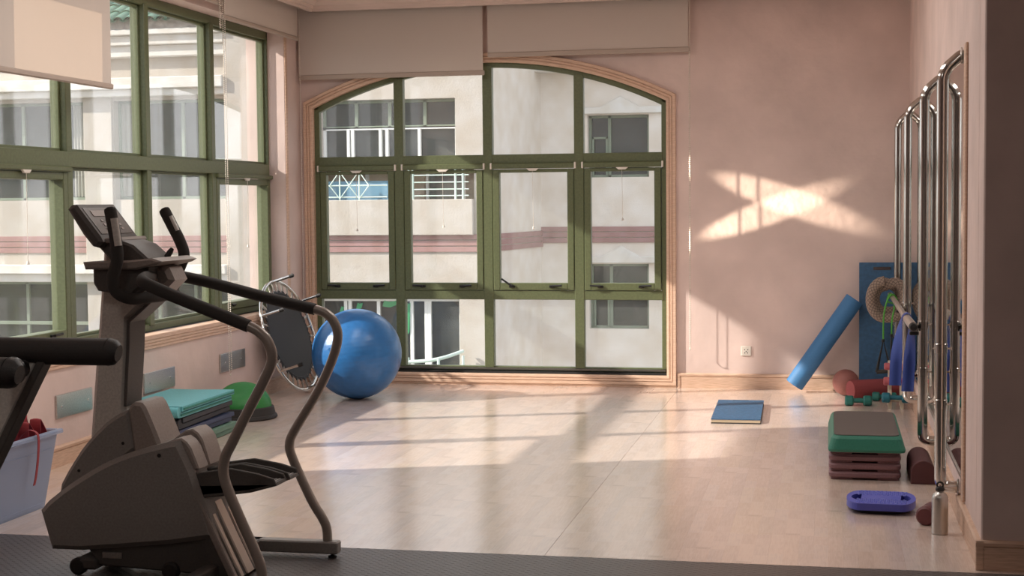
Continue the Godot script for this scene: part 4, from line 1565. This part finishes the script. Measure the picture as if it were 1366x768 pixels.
	b.prism(v2([[-3.03, 1.47], [-3.058, 1.43], [-3.0, 1.37], [-2.82, 1.362], [-2.83, 1.38], [-2.90, 1.44], [-2.975, 1.466]]), 6.80, 7.04, 0.01)
	put(b, "neck", M.machine_dark, t)
	b = mb(t)
	b.prism(v2([[-3.105, 1.37], [-3.095, 1.338], [-2.86, 1.338], [-2.77, 1.358], [-2.745, 1.372], [-2.79, 1.386], [-2.9, 1.376]]), 6.72, 7.095, 0.008)
	put(b, "tray_rim", M.machine_cover, t)
	b = mb(t)
	b.prism(v2([[-3.075, 1.345], [-3.075, 1.278], [-3.055, 1.246], [-2.905, 1.222], [-2.84, 1.272], [-2.82, 1.345]]), 6.75, 7.065, 0.01)
	put(b, "tray", M.machine_dark, t)
	b = mb(t)
	b.prism(v2([[-2.90, 1.238], [-2.885, 1.318], [-2.837, 1.355], [-2.778, 1.342], [-2.752, 1.286], [-2.81, 1.23]]), 6.80, 6.965, 0.02)
	put(b, "hub", M.machine_cover, t)
	b = mb(t)
	b.tube([Vector3(-2.845, 1.36, 6.86), Vector3(-2.82, 1.405, 6.84), Vector3(-2.812, 1.42, 6.835)], [0.014, 0.013, 0.008], 12)
	put(b, "lever", M.black_plastic, t)
	# pedals
	for q in [[6.905, 7.035, 0.0], [6.765, 6.885, 0.006]]:
		var z0: float = q[0]
		var z1: float = q[1]
		var dx: float = q[2]
		b = mb(t)
		b.prism(v2([[-2.635 + dx, .365], [-2.60 + dx, .362], [-2.39 + dx, .392], [-2.275 + dx, .424], [-2.281 + dx, .436], [-2.40 + dx, .43], [-2.63 + dx, .42]]), z0, z1, 0.006)
		var ped := put(b, "pedal", M.machine_dark, t)
		b = mb(t)
		for s in [[z0, z0 + 0.012], [z1 - 0.012, z1]]:
			b.prism(v2([[-2.655 + dx, .468], [-2.635 + dx, .37], [-2.40 + dx, .40], [-2.275 + dx, .43], [-2.288 + dx, .455], [-2.36 + dx, .475], [-2.48 + dx, .494]]), s[0], s[1], 0.004)
		put(b, "side_lip", M.machine_dark, ped)
		b = mb(t)
		for k in 7:
			var x := -2.30 - 0.016 * k + dx
			b.box(Vector3(x, 0.434 - 0.0005 * k, (z0 + z1) * 0.5), Vector3(0.007, 0.008, z1 - z0 - 0.03), 0.002)
		put(b, "tread_rib", M.machine, ped)

# ------------------------------------------------------------------ treadmill at the left edge
func treadmill() -> void:
	var t := thing("treadmill", "treadmill cut off by the left edge, with a padded black side rail", "exercise machine", Vector3(-3.2, 0.007, 8.4))
	for z in [8.05, 8.72]:
		var b := mb(t)
		b.tube(fillet([Vector3(-3.55, 1.088, z), Vector3(-2.6, 1.088, z), Vector3(-2.505, 1.088, z)], 0.02), 0.05, 20, false, true, Vector2(1.0, 0.98))
		b.tube([Vector3(-2.505, 1.088, z), Vector3(-2.482, 1.086, z), Vector3(-2.468, 1.083, z)], [0.05, 0.045, 0.03], 20)
		put(b, "side_rail", M.pad_leather, t)
		b = mb(t)
		var lean := 0.552
		b.prism(v2([[-2.905, 1.06], [-2.765, 1.06], [-2.765 - lean * 0.98, 0.08], [-2.905 - lean * 0.98, 0.08]]), z - 0.03, z + 0.03, 0.01)
		var up := put(b, "upright", M.machine_post, t)
		b = mb(t)
		b.prism(v2([[-2.768, 1.06], [-2.735, 1.06], [-2.735 - lean * 0.98, 0.08], [-2.768 - lean * 0.98, 0.08]]), z - 0.034, z + 0.034, 0.004)
		put(b, "edge_trim", M.machine_dark, up)
	var b := mb(t)
	b.span(Vector3(-4.6, 0.08, 8.02), Vector3(-3.15, 0.17, 8.75), 0.02)
	put(b, "deck", M.machine_dark, t)
	b = mb(t)
	b.span(Vector3(-4.55, 0.171, 8.12), Vector3(-3.4, 0.176, 8.65))
	put(b, "belt", M.rubber_black, t)
	b = mb(t)
	b.prism(v2([[-3.5, .17], [-3.4, .27], [-3.1, .26], [-2.98, .12], [-3.0, .05], [-3.5, .05]]), 8.1, 8.67, 0.02)
	put(b, "motor_hood", M.machine, t)
	b = mb(t)
	for x in [-4.5, -3.2]:
		for z in [8.06, 8.7]:
			b.lathe([Vector2(0.0, 0.0), Vector2(0.035, 0.0), Vector2(0.035, 0.06), Vector2(0.02, 0.08)], 14, Transform3D(Basis(), Vector3(x, 0.007, z)))
	put(b, "foot", M.black_plastic, t)
	# pivot knob on the inner side of the upright
	b = mb(t)
	b.lathe([Vector2(0.0, 0.03), Vector2(0.02, 0.03), Vector2(0.046, 0.02), Vector2(0.05, 0.0), Vector2(0.03, -0.03), Vector2(0.03, -0.06)], 20, Transform3D(Basis(Vector3(1, 0, 0), Vector3(0, 0, 1), Vector3(0, -1, 0)), Vector3(-2.81, 1.03, 8.17)))
	put(b, "knob", M.black_plastic, t)
	b = mb(t)
	b.box(Vector3(-2.83, 1.035, 8.1), Vector3(0.06, 0.05, 0.09), 0.01)
	put(b, "knob_mount", M.machine_dark, t)

# ------------------------------------------------------------------ things along the left wall
func left_things() -> void:
	# plastic bin with red bands
	var t := thing("storage_bin", "translucent bluish plastic storage bin on the floor by the left wall", "bin", Vector3(-4.36, 0.0, 6.0))
	var b := mb(t)
	var c := Vector3(-4.34, 0, 6.02)
	var rows := [[0.0, 0.0], [0.012, 0.004], [0.33, 0.048], [0.40, 0.058]]
	for side in 4:
		for k in rows.size() - 1:
			for lay in [0.0, 0.004]:
				var q := []
				for e in [[k, -1], [k, 1], [k + 1, 1], [k + 1, -1]]:
					var hw: float = 0.225 + rows[e[0]][1] - lay
					var hl: float = 0.345 + rows[e[0]][1] - lay
					var y: float = rows[e[0]][0]
					var p := Vector3(hw, y, e[1] * hl) if side % 2 == 0 else Vector3(e[1] * hw, y, hl)
					if side >= 2:
						p.x = -p.x
						p.z = -p.z
					q.append(c + p)
				var o := Vector3(1, 0, 0) if side % 2 == 0 else Vector3(0, 0, 1)
				b.face(q, (o if side < 2 else -o) * (1.0 if lay == 0.0 else -1.0))
	b.box(c + Vector3(0, 0.006, 0), Vector3(0.44, 0.008, 0.68), 0.003)
	put(b, "tub", M.bin_plastic, t)
	b = mb(t)
	for q in [[Vector3(0.294, 0.405, 0), Vector3(0.03, 0.024, 0.85)], [Vector3(-0.294, 0.405, 0), Vector3(0.03, 0.024, 0.85)], [Vector3(0, 0.405, 0.41), Vector3(0.558, 0.024, 0.03)], [Vector3(0, 0.405, -0.41), Vector3(0.558, 0.024, 0.03)]]:
		b.box(c + q[0], q[1], 0.006)
	for q in [[Vector3(0.273, 0.318, 0), Vector3(0.004, 0.005, 0.72)], [Vector3(0.229, 0.03, 0), Vector3(0.006, 0.008, 0.66)]]:
		b.box(c + q[0], q[1], 0.001)
	put(b, "rim", M.bin_plastic, t)
	var lab := ["red exercise band poking up at the far end of the plastic bin", "red exercise band folded upright in the plastic bin, second from the far end", "red exercise band standing in a loop in the middle of the bin", "red exercise band bent over beside the bin rim", "red exercise band lying in the bin below the other bands", "red exercise band hanging over the outside of the plastic bin"]
	for k in 5:
		b = mb()
		var hgt: float = [0.125, 0.145, 0.12, 0.13, 0.06][k]
		var wd: float = [0.028, 0.03, 0.028, 0.035, 0.08][k]
		var pts := curve([Vector3(-wd, 0, 0), Vector3(-wd * 1.1, hgt * 0.6, 0.01), Vector3(-wd * 0.3, hgt, 0.0), Vector3(wd * 0.5, hgt * 0.92, -0.01), Vector3(wd, hgt * 0.5, 0.0), Vector3(wd * 0.8, 0.0, 0.02)], 5)
		b.sheet(func(u, v):
			var f: float = u * (pts.size() - 1)
			var i := mini(int(f), pts.size() - 2)
			return pts[i].lerp(pts[i + 1], f - i) + Vector3(0.01 * (v - 0.5), 0.006 * sin(v * 3.0), (v - 0.5) * 0.06), 25, 3, 0.003)
		var o := whole(b, "exercise_band", M.band_red, lab[k], "exercise band", c + Vector3([0.21, 0.13, 0.2, 0.14, -0.08][k], 0.35, [-0.34, -0.30, -0.245, -0.2, 0.08][k]), "red bands in the bin")
		o.rotation.y = [1.45, 1.7, 1.4, 1.65, 0.2][k]
		o.rotation.z = [0.15, -0.1, 0.2, -0.2, 0.0][k]
	b = mb()
	var hp := curve([Vector3(-0.09, -0.02, 0), Vector3(-0.04, 0.03, 0), Vector3(0.005, 0.03, 0.0), Vector3(0.028, 0.0, 0.0), Vector3(0.026, -0.1, 0.004), Vector3(0.016, -0.2, 0.012), Vector3(0.008, -0.25, 0.02)], 5)
	b.sheet(func(u, v):
		var f: float = u * (hp.size() - 1)
		var i := mini(int(f), hp.size() - 2)
		return hp[i].lerp(hp[i + 1], f - i) + Vector3(0.0, 0.0, (v - 0.5) * 0.02), 30, 2, 0.003)
	whole(b, "exercise_band", M.band_red, lab[5], "exercise band", c + Vector3(0.292, 0.413, -0.14), "red bands in the bin")

	# folded mats
	var spec := [["sage green folded mat at the bottom of the mat stack", 0.0, 0.075, "mat_sage", Vector2(0.03, -0.02), 0.03], ["navy folded mat in the stack, just above the bottom mat", 0.075, 0.145, "mat_navy", Vector2(0.0, 0.0), 0.0], ["black folded mat under the teal mat", 0.145, 0.22, "mat_black", Vector2(-0.005, -0.02), 0.04], ["teal folded mat on top of the mat stack", 0.22, 0.30, "mat_teal", Vector2(0.01, 0.0), 0.02]]
	for k in 4:
		var s = spec[k]
		t = thing("folded_mat", s[0], "mat", Vector3(-4.405 + s[4].x, s[1], 3.42 + s[4].y), "stacked folded mats")
		t.rotation.y = s[5]
		var h: float = (s[2] - s[1]) * 0.5
		for fold in 2:
			b = mb()
			var w := 0.48
			var l := 0.92
			var y: float = h * (fold + 0.5)
			var shift := 0.02 * fold
			var th := h * 0.8
			b.sheet(func(u, v):
				var x := lerpf(-w * 0.5, w * 0.5, u) + shift * 0.6
				var z := lerpf(-l * 0.5, l * 0.5, v) - shift
				return Vector3(x, y + 0.002 * sin(u * 5.0 + k) * fold, z), 14, 14, th)
			# the fold itself: a rounded front edge on the camera side
			if fold == 0:
				b.tube([Vector3(-w * 0.5, h, l * 0.5), Vector3(w * 0.5, h, l * 0.5)], h * 0.88, 14)
			put(b, "layer", M[s[3]], t)
		if k == 3:
			b = mb()
			b.tube([Vector3(0.24, h * 0.5, -0.45), Vector3(0.242, h * 0.5, 0.44)], 0.007, 8)
			b.tube([Vector3(0.252, h * 1.5, -0.47), Vector3(0.254, h * 1.5, 0.42)], 0.007, 8)
			put(b, "piping", M.mat_teal_edge, t)

	# half-ball balance trainer
	t = thing("balance_trainer", "green half-ball balance trainer with a dented dome on a black base", "balance trainer", Vector3(-4.345, 0, 2.3))
	b = mb()
	b.lathe([Vector2(0.0, 0.0), Vector2(0.245, 0.0), Vector2(0.258, 0.012), Vector2(0.252, 0.03), Vector2(0.243, 0.034), Vector2(0.232, 0.088), Vector2(0.222, 0.094), Vector2(0.21, 0.09)], 40)
	put(b, "base", M.rubber_black, t)
	b = mb()
	var dent := Vector3(0.02, 0.80, 0.60).normalized()
	var dome := func(u, v):
		var th: float = v * PI * 0.5
		var ph: float = u * TAU
		var d := Vector3(sin(th) * cos(ph), cos(th), sin(th) * sin(ph))
		var ang := d.angle_to(dent)
		var r := 1.0 - 0.22 * exp(-pow(ang / 0.42, 2.0)) + 0.03 * exp(-pow((ang - 0.75) / 0.25, 2.0))
		return Vector3(d.x * 0.215 * r, 0.085 + d.y * 0.185 * r, d.z * 0.215 * r)
	grid(b, dome, 48, 20)
	put(b, "dome", M.bosu_green, t)

	# exercise ball
	t = thing("exercise_ball", "big shiny blue exercise ball on the floor in front of the arched window", "ball", Vector3(-3.835, 0.0, 1.07))
	b = mb()
	var prof := []
	var R := 0.372
	for k in 121:
		var a := -PI * 0.5 + PI * k / 120.0
		var rid := 0.0007 * (1.0 if k % 4 == 0 else 0.0) * cos(a)
		prof.append(Vector2(maxf(cos(a) * (R + rid), 0.0), sin(a) * R))
	b.lathe(prof, 64, Transform3D(Basis(Vector3(0, 0, 1), 0.12), Vector3(0, R, 0)), 80.0)
	put(b, "skin", M.ball_blue, t)
	b = mb()
	b.lathe([Vector2(0, 0.004), Vector2(0.011, 0.003), Vector2(0.013, -0.004)], 14, Transform3D(Basis(Vector3(1, 0, 0), Vector3(0, 0.2, 1).normalized(), Vector3(0, 1, -0.2).normalized()), Vector3(-0.12, R + 0.07, 0.345)))
	put(b, "valve_plug", M.ball_blue, t)

	# mini trampoline leaning on the left wall
	t = thing("mini_trampoline", "round mini trampoline with chrome rim standing on edge against the left wall", "trampoline", Vector3(-4.512, 0.496, 0.815))
	var nn := Vector3(0.953, 0.297, 0.063).normalized()
	var uu := Vector3.UP.cross(nn).normalized()
	t.basis = Basis(uu, nn.cross(uu), nn)     # local z is the disc's axis
	b = mb()
	var ring := []
	for k in 64:
		ring.append(Vector3(cos(TAU * k / 64.0), sin(TAU * k / 64.0), 0) * 0.482)
	b.tube(ring, 0.0145, 12, true)
	put(b, "rim", M.chrome, t)
	b = mb()
	var disc := []
	for k in 96:
		var a := TAU * k / 96.0
		var r := 0.404 if k % 3 != 0 else 0.382
		disc.append(Vector2(cos(a), sin(a)) * r)
	b.prism(disc, -0.004, 0.004)
	var cl := put(b, "jump_cloth", M.jump_cloth, t)
	b = mb()
	var hem := []
	for k in 64:
		hem.append(Vector3(cos(TAU * k / 64.0), sin(TAU * k / 64.0), 0) * 0.375)
	b.tube(hem, 0.008, 6, true)
	put(b, "hem", M.rubber_black, cl)
	b = mb()
	var coil := []
	for k in 49:
		var a := TAU * k / 6.0
		coil.append(Vector3(lerpf(0.395, 0.465, k / 48.0), cos(a) * 0.008, sin(a) * 0.008))
	b.tube([Vector3(0.37, 0, 0.004), Vector3(0.395, 0, 0)] + coil + [Vector3(0.476, 0, 0)], 0.003, 5)
	var sm := b.mesh()
	for k in 32:
		var o := MeshInstance3D.new()
		o.mesh = sm
		o.material_override = M.spring
		o.name = "spring"
		t.add_child(o, true)
		o.rotation.z = TAU * (k + 0.5) / 32.0
	for a in [35.0, 95.0, 155.0, 215.0, 275.0, 335.0]:
		b = mb()
		var p := Vector3(cos(deg_to_rad(a)), sin(deg_to_rad(a)), 0) * 0.478
		b.tube([p, p + Vector3(0, 0, 0.195)], 0.0125, 12)
		var leg := put(b, "leg", M.chrome, t)
		b = mb()
		b.tube([p + Vector3(0, 0, 0.175), p + Vector3(0, 0, 0.205), p + Vector3(0, 0, 0.212)], [0.0165, 0.0165, 0.012], 12)
		put(b, "leg_cap", M.rubber_black, leg)

func grid(b: MB, f: Callable, nu: int, nv: int) -> void:   # smooth surface over the unit square, outside away from the first axis
	var P := []
	for i in nu + 1:
		var row := []
		for j in nv + 1:
			row.append(f.call(float(i) / nu, float(j) / nv))
		P.append(row)
	var N := []
	for i in nu + 1:
		var row := []
		for j in nv + 1:
			var i0 := (i - 1 + nu) % nu
			var i1 := (i + 1) % nu
			var j0 := maxi(j - 1, 0)
			var j1 := mini(j + 1, nv)
			var n: Vector3 = (P[i1][j1] - P[i0][j1] + P[i1][j] - P[i0][j]).cross(P[i][j1] - P[i][j0])
			if n.length_squared() < 1e-14:
				n = Vector3.UP
			n = n.normalized()
			if n.dot(P[i][j]) < 0.0:
				n = -n
			row.append(n)
		N.append(row)
	for i in nu:
		for j in nv:
			b.tri(P[i][j], P[i + 1][j], P[i + 1][j + 1], N[i][j], N[i + 1][j], N[i + 1][j + 1])
			b.tri(P[i][j], P[i + 1][j + 1], P[i][j + 1], N[i][j], N[i + 1][j + 1], N[i][j + 1])

# ------------------------------------------------------------------ things along the right wall
func slotted(b: MB, w: float, l: float, y0: float, y1: float, sw: float, sl: float, s_at: float) -> void:
	# slab w by l lying flat, with a hand slot sw by sl whose middle is s_at from the far end (-z)
	var z0 := -l * 0.5
	var s0 := z0 + s_at - sl * 0.5
	var s1 := z0 + s_at + sl * 0.5
	b.span(Vector3(-w * 0.5, y0, z0), Vector3(w * 0.5, y1, s0))
	b.span(Vector3(-w * 0.5, y0, s1), Vector3(w * 0.5, y1, l * 0.5))
	b.span(Vector3(-w * 0.5, y0, s0), Vector3(-sw * 0.5, y1, s1))
	b.span(Vector3(sw * 0.5, y0, s0), Vector3(w * 0.5, y1, s1))

func dumbbell(label: String, m: Material, at: Vector3, half: float, r: float, turn: float, group: String, hex := true) -> Node3D:
	var t := thing("dumbbell", label, "dumbbell", at, group)
	t.rotation.y = turn
	var b := mb()
	var ax := Basis(Vector3(0, 1, 0), Vector3(1, 0, 0), Vector3(0, 0, 1))
	b.tube([Vector3(-half, r, 0), Vector3(half, r, 0)], r * 0.46, 12)
	put(b, "grip", m, t)
	for s in [-1.0, 1.0]:
		b = mb()
		b.lathe([Vector2(0, -r * 0.8), Vector2(r * 0.8, -r * 0.8), Vector2(r, -r * 0.55), Vector2(r, r * 0.55), Vector2(r * 0.8, r * 0.8), Vector2(0, r * 0.8)], 8 if hex else 20, Transform3D(ax, Vector3(s * half, r * 0.97, 0)), 30.0)
		put(b, "head", m, t)
	return t

func right_things() -> void:
	# pad lying in the sun
	var t := thing("exercise_pad", "flat blue exercise pad lying on the sunlit floor", "pad", Vector3(-0.672, 0, 1.54))
	t.rotation.y = 0.02
	var b := mb()
	slotted(b, 0.355, 1.06, 0.028, 0.036, 0.12, 0.035, 0.05)
	put(b, "top_skin", M.board_blue, t)
	b = mb()
	slotted(b, 0.351, 1.056, 0.008, 0.028, 0.12, 0.035, 0.052)
	put(b, "foam_core", M.pad_core, t)
	b = mb()
	slotted(b, 0.355, 1.06, 0.0, 0.008, 0.12, 0.035, 0.05)
	put(b, "bottom_skin", M.rubber_black, t)
	# board standing in the corner
	t = thing("exercise_board", "tall dark blue foam board leaning upright in the back right corner", "board", Vector3(0.428, 0.0, 0.108))
	t.rotation.x = 1.49
	b = mb()
	var l := 1.085
	b.off = Vector3(0, 0.0, -l * 0.5)
	slotted(b, 0.372, l, 0.006, 0.046, 0.14, 0.026, 0.05)
	put(b, "slab", M.board_blue, t)
	# leaning foam roller
	b = mb()
	var a0 := Vector3(-0.289, 0.064, 0.2)
	var a1 := Vector3(0.205, 0.785, 0.165)
	b.tube([a0, a0.lerp(a1, 0.005), a0.lerp(a1, 0.5), a0.lerp(a1, 0.995), a1], [0.072, 0.078, 0.078, 0.078, 0.072], 36)
	for i in b.v.size():
		b.v[i] -= Vector3(-0.29, 0.0, 0.2)
	whole(b, "foam_roller", M.roller_blue, "long bright blue foam roller leaning diagonally against the back wall", "foam roller", Vector3(-0.29, 0.0, 0.2))
	# medicine ball
	b = mb()
	var prof := []
	for k in 33:
		var a := -PI * 0.5 + PI * k / 32.0
		prof.append(Vector2(maxf(cos(a) * 0.108, 0.0), 0.108 + sin(a) * 0.108))
	b.lathe(prof, 40, Transform3D(), 60.0)
	whole(b, "medicine_ball", M.med_ball, "dull pink medicine ball on the floor by the blue board", "ball", Vector3(0.132, 0, 0.33))
	# red foam roller on the floor
	b = mb()
	var d := Vector3(0.883, 0, -0.469)
	b.tube([Vector3(0, 0.08, 0), d * 0.006 + Vector3(0, 0.08, 0), d * 0.43 + Vector3(0, 0.08, 0)], [0.074, 0.08, 0.08], 32)
	whole(b, "foam_roller", M.roll_red, "red foam roller lying on the floor in front of the medicine ball", "foam roller", Vector3(0.165, 0, 0.62))
	# dumbbells and their rack
	dumbbell("small green dumbbell on the floor left of the dumbbell rack", M.dumb_green, Vector3(0.222, 0, 0.96), 0.07, 0.041, 0.05, "dumbbells by the mirror")
	dumbbell("dark green dumbbell on the floor behind the dumbbell rack", M.dumb_green, Vector3(0.43, 0, 0.66), 0.065, 0.037, -0.1, "dumbbells by the mirror")
	t = thing("dumbbell_rack", "small cream plastic dumbbell rack with notched uprights by the mirror", "rack", Vector3(0.5, 0, 1.0))
	for x in [0.456, 0.546]:
		b = mb(t)
		var poly := []
		for q in [[1.10, 0.0], [1.085, 0.0], [1.07, 0.04], [1.10, 0.055], [1.105, 0.085], [1.085, 0.08], [1.06, 0.10], [1.055, 0.15], [1.085, 0.17], [1.09, 0.2], [1.068, 0.195], [1.045, 0.22], [1.04, 0.27], [1.07, 0.285], [1.075, 0.315], [1.05, 0.31], [1.03, 0.34], [1.015, 0.34], [1.0, 0.3], [0.92, 0.0], [0.905, 0.0], [0.99, 0.36], [1.04, 0.36], [1.11, 0.0]]:
			poly.append(q)
		# front arm with hooks, back arm as a plain leg
		b.prism(v2([[1.115, 0.0], [1.097, 0.0], [1.02, 0.365], [1.04, 0.365], [1.062, 0.325], [1.085, 0.33], [1.09, 0.30], [1.06, 0.29], [1.072, 0.235], [1.095, 0.225], [1.105, 0.195], [1.08, 0.195], [1.085, 0.145], [1.112, 0.115], [1.118, 0.08], [1.098, 0.085], [1.102, 0.05]]), x - 0.014, x + 0.014, 0.004, Transform3D(Basis(Vector3(0, 0, 1), Vector3.UP, Vector3(1, 0, 0)), Vector3.ZERO))
		b.prism(v2([[1.03, 0.36], [1.015, 0.36], [0.90, 0.0], [0.918, 0.0]]), x - 0.012, x + 0.012, 0.004, Transform3D(Basis(Vector3(0, 0, 1), Vector3.UP, Vector3(1, 0, 0)), Vector3.ZERO))
		put(b, "side_frame", M.rack, t)
	b = mb(t)
	for q in [[1.022, 0.345], [0.93, 0.06], [1.08, 0.06]]:
		b.tube([Vector3(0.456, q[1], q[0]), Vector3(0.546, q[1], q[0])], 0.007, 8)
	put(b, "cross_rod", M.rack, t)
	dumbbell("teal dumbbell on the lowest hooks of the dumbbell rack", M.dumb_teal, Vector3(0.501, 0.05, 1.13), 0.075, 0.04, 0.0, "dumbbells by the mirror")
	dumbbell("pink dumbbell on the middle hooks of the dumbbell rack", M.dumb_pink, Vector3(0.501, 0.182, 1.105), 0.068, 0.032, 0.0, "dumbbells by the mirror")
	dumbbell("pink dumbbell on the top hooks of the dumbbell rack", M.dumb_pink, Vector3(0.501, 0.298, 1.085), 0.066, 0.028, 0.0, "dumbbells by the mirror")

	# step platform on risers
	var names := ["lowest", "second", "third", "topmost"]
	for back in 2:
		for k in 4:
			t = thing("step_riser", "mauve step riser, %s under the %s end of the green platform" % [names[k], "near" if back == 0 else "far"], "riser", Vector3(0.2, 0.049 * k, 3.98 - back * 0.6), "mauve step risers")
			b = mb()
			var flat3 := Transform3D(Basis(Vector3.RIGHT, Vector3(0, 0, 1), Vector3(0, 1, 0)), Vector3.ZERO)
			if k < 3:
				b.prism(round_rect(0.405, 0.42, 0.045), 0.012, 0.0445, 0.008, flat3)
				b.prism(round_rect(0.385, 0.40, 0.04), 0.0445, 0.0489, 0.0, flat3)
			else:
				b.prism(round_rect(0.405, 0.42, 0.045), 0.012, 0.0185, 0.002, flat3)
			put(b, "body", M.riser, t)
			b = mb()
			for sx in [-1, 1]:
				b.box(Vector3(sx * 0.13, 0.006, 0), Vector3(0.12, 0.0118, 0.39), 0.004)
			put(b, "foot", M.riser, t)
	t = thing("step_platform", "green aerobic step platform with a grey non-slip top, stacked on mauve risers", "step platform", Vector3(0.21, 0.1658, 3.68))
	b = mb()
	var lay := [[0.0, 0.213, 0.538, 0.04], [0.014, 0.217, 0.542, 0.042], [0.074, 0.2, 0.525, 0.045], [0.09, 0.188, 0.513, 0.04]]
	var loops := []
	for q in lay:
		var lp := []
		for p in round_rect(q[1] * 2.0, q[2] * 2.0, q[3], 5):
			lp.append(Vector3(p.x, q[0], p.y))
		loops.append(lp)
	for k in 3:
		var m: int = loops[0].size()
		for i in m:
			var j := (i + 1) % m
			var mid: Vector3 = (loops[k][i] + loops[k][j]) * 0.5
			b.face([loops[k][i], loops[k][j], loops[k + 1][j], loops[k + 1][i]], Vector3(mid.x, 0.02, mid.z))
	var flat := []
	for p in loops[3]:
		flat.append(Vector2(p.x, p.z))
	b.prism(flat, 0.084, 0.0902, 0.0, Transform3D(Basis(Vector3.RIGHT, Vector3(0, 0, 1), Vector3(0, 1, 0)), Vector3.ZERO))
	b.prism(round_rect(0.42, 1.07, 0.04), 0.0, 0.003, 0.0, Transform3D(Basis(Vector3.RIGHT, Vector3(0, 0, 1), Vector3(0, 1, 0)), Vector3.ZERO))
	put(b, "deck", M.step_green, t)
	b = mb()
	b.prism(round_rect(0.366, 1.0, 0.05), 0.0902, 0.095, 0.002, Transform3D(Basis(Vector3.RIGHT, Vector3(0, 0, 1), Vector3(0, 1, 0)), Vector3.ZERO))
	put(b, "grip_surface", M.step_top, t)

	# violet-blue balance board with hand holes
	t = thing("balance_board", "violet blue plastic balance board with hand holes on the floor", "balance board", Vector3(0.265, 0.0, 4.98))
	t.rotation.y = -0.06
	var flatten := Transform3D(Basis(Vector3.RIGHT, Vector3(0, 0, 1), Vector3(0, 1, 0)), Vector3.ZERO)
	b = mb()
	# middle, long sides and ring-shaped ends
	b.span(Vector3(-0.10, 0.022, -0.18), Vector3(0.10, 0.058, 0.18))
	for s in [-1.0, 1.0]:
		var outer := []
		var inner := []
		for k in 17:
			var a := -PI * 0.5 + PI * k / 16.0
			outer.append(Vector2(s * (0.10 + cos(a) * 0.075), sin(a) * 0.18))
			inner.append(Vector2(s * (0.10 + cos(a) * 0.05), sin(a) * 0.085))
		for k in 16:
			var q0: Vector2 = outer[k]
			var q1: Vector2 = outer[k + 1]
			var q2: Vector2 = inner[k + 1]
			var q3: Vector2 = inner[k]
			for y in [0.022, 0.058]:
				b.face([Vector3(q0.x, y, q0.y), Vector3(q1.x, y, q1.y), Vector3(q2.x, y, q2.y), Vector3(q3.x, y, q3.y)], Vector3(0, y - 0.04, 0))
			b.face([Vector3(q0.x, 0.022, q0.y), Vector3(q1.x, 0.022, q1.y), Vector3(q1.x, 0.058, q1.y), Vector3(q0.x, 0.058, q0.y)], Vector3(q0.x, 0, q0.y))
			b.face([Vector3(q3.x, 0.022, q3.y), Vector3(q2.x, 0.022, q2.y), Vector3(q2.x, 0.058, q2.y), Vector3(q3.x, 0.058, q3.y)], Vector3(-q3.x, 0, -q3.y))
	put(b, "deck", M.board_violet, t)
	b = mb()
	for sz in [-1, 1]:
		for i in 12:
			for j in 6:
				var p := Vector3(-0.115 + 0.021 * i + (0.01 if j % 2 else 0.0), 0.058, sz * (0.06 + 0.018 * j))
				b.lathe([Vector2(0.0068, 0.0), Vector2(0.004, 0.004), Vector2(0, 0.005)], 6, Transform3D(Basis(), p), 80.0)
	var studs := put(b, "studs", M.board_violet, t)
	studs.set_meta("kind", "stuff")
	b = mb()
	b.prism(round_rect(0.30, 0.30, 0.12, 6), 0.0, 0.0225, 0.004, flatten)
	put(b, "base", M.rubber_black, t)

	# half-round foam block
	b = mb()
	var half := [Vector2(-0.068, 0.0)]
	for k in 17:
		var a := PI - PI * k / 16.0
		half.append(Vector2(cos(a) * 0.068, 0.06 + sin(a) * 0.075))
	half.append(Vector2(0.068, 0.0))
	b.prism(half, -0.5, 0.0, 0.004)
	whole(b, "half_roller", M.maroon_foam, "dark maroon half-round foam roller on the floor beside the mirror", "foam roller", Vector3(0.52, 0, 4.26))
	# maroon dumbbell behind the bottle
	dumbbell("dark maroon dumbbell on the floor behind the silver bottle", M.dumb_maroon, Vector3(0.487, 0, 5.3), 0.045, 0.048, 1.25, "", false)
	# steel drinking bottle
	t = thing("drinking_bottle", "brushed silver drinking bottle with a black cap loop near the mirror edge", "bottle", Vector3(0.521, 0, 5.545))
	b = mb()
	b.lathe([Vector2(0, 0.0), Vector2(0.036, 0.0), Vector2(0.039, 0.004), Vector2(0.039, 0.165), Vector2(0.038, 0.178), Vector2(0.033, 0.19), Vector2(0.023, 0.2), Vector2(0.016, 0.206), Vector2(0.016, 0.212)], 36, Transform3D(), 35.0)
	put(b, "body", M.brushed, t)
	b = mb()
	b.lathe([Vector2(0.019, 0.208), Vector2(0.021, 0.211), Vector2(0.021, 0.222), Vector2(0.016, 0.228), Vector2(0, 0.23)], 20)
	var rg := []
	for k in 20:
		rg.append(Vector3(cos(TAU * k / 20.0) * 0.014, 0.236 + sin(TAU * k / 20.0) * 0.014, 0.0))
	b.tube(rg, 0.0045, 8, true)
	put(b, "cap", M.black_plastic, t)
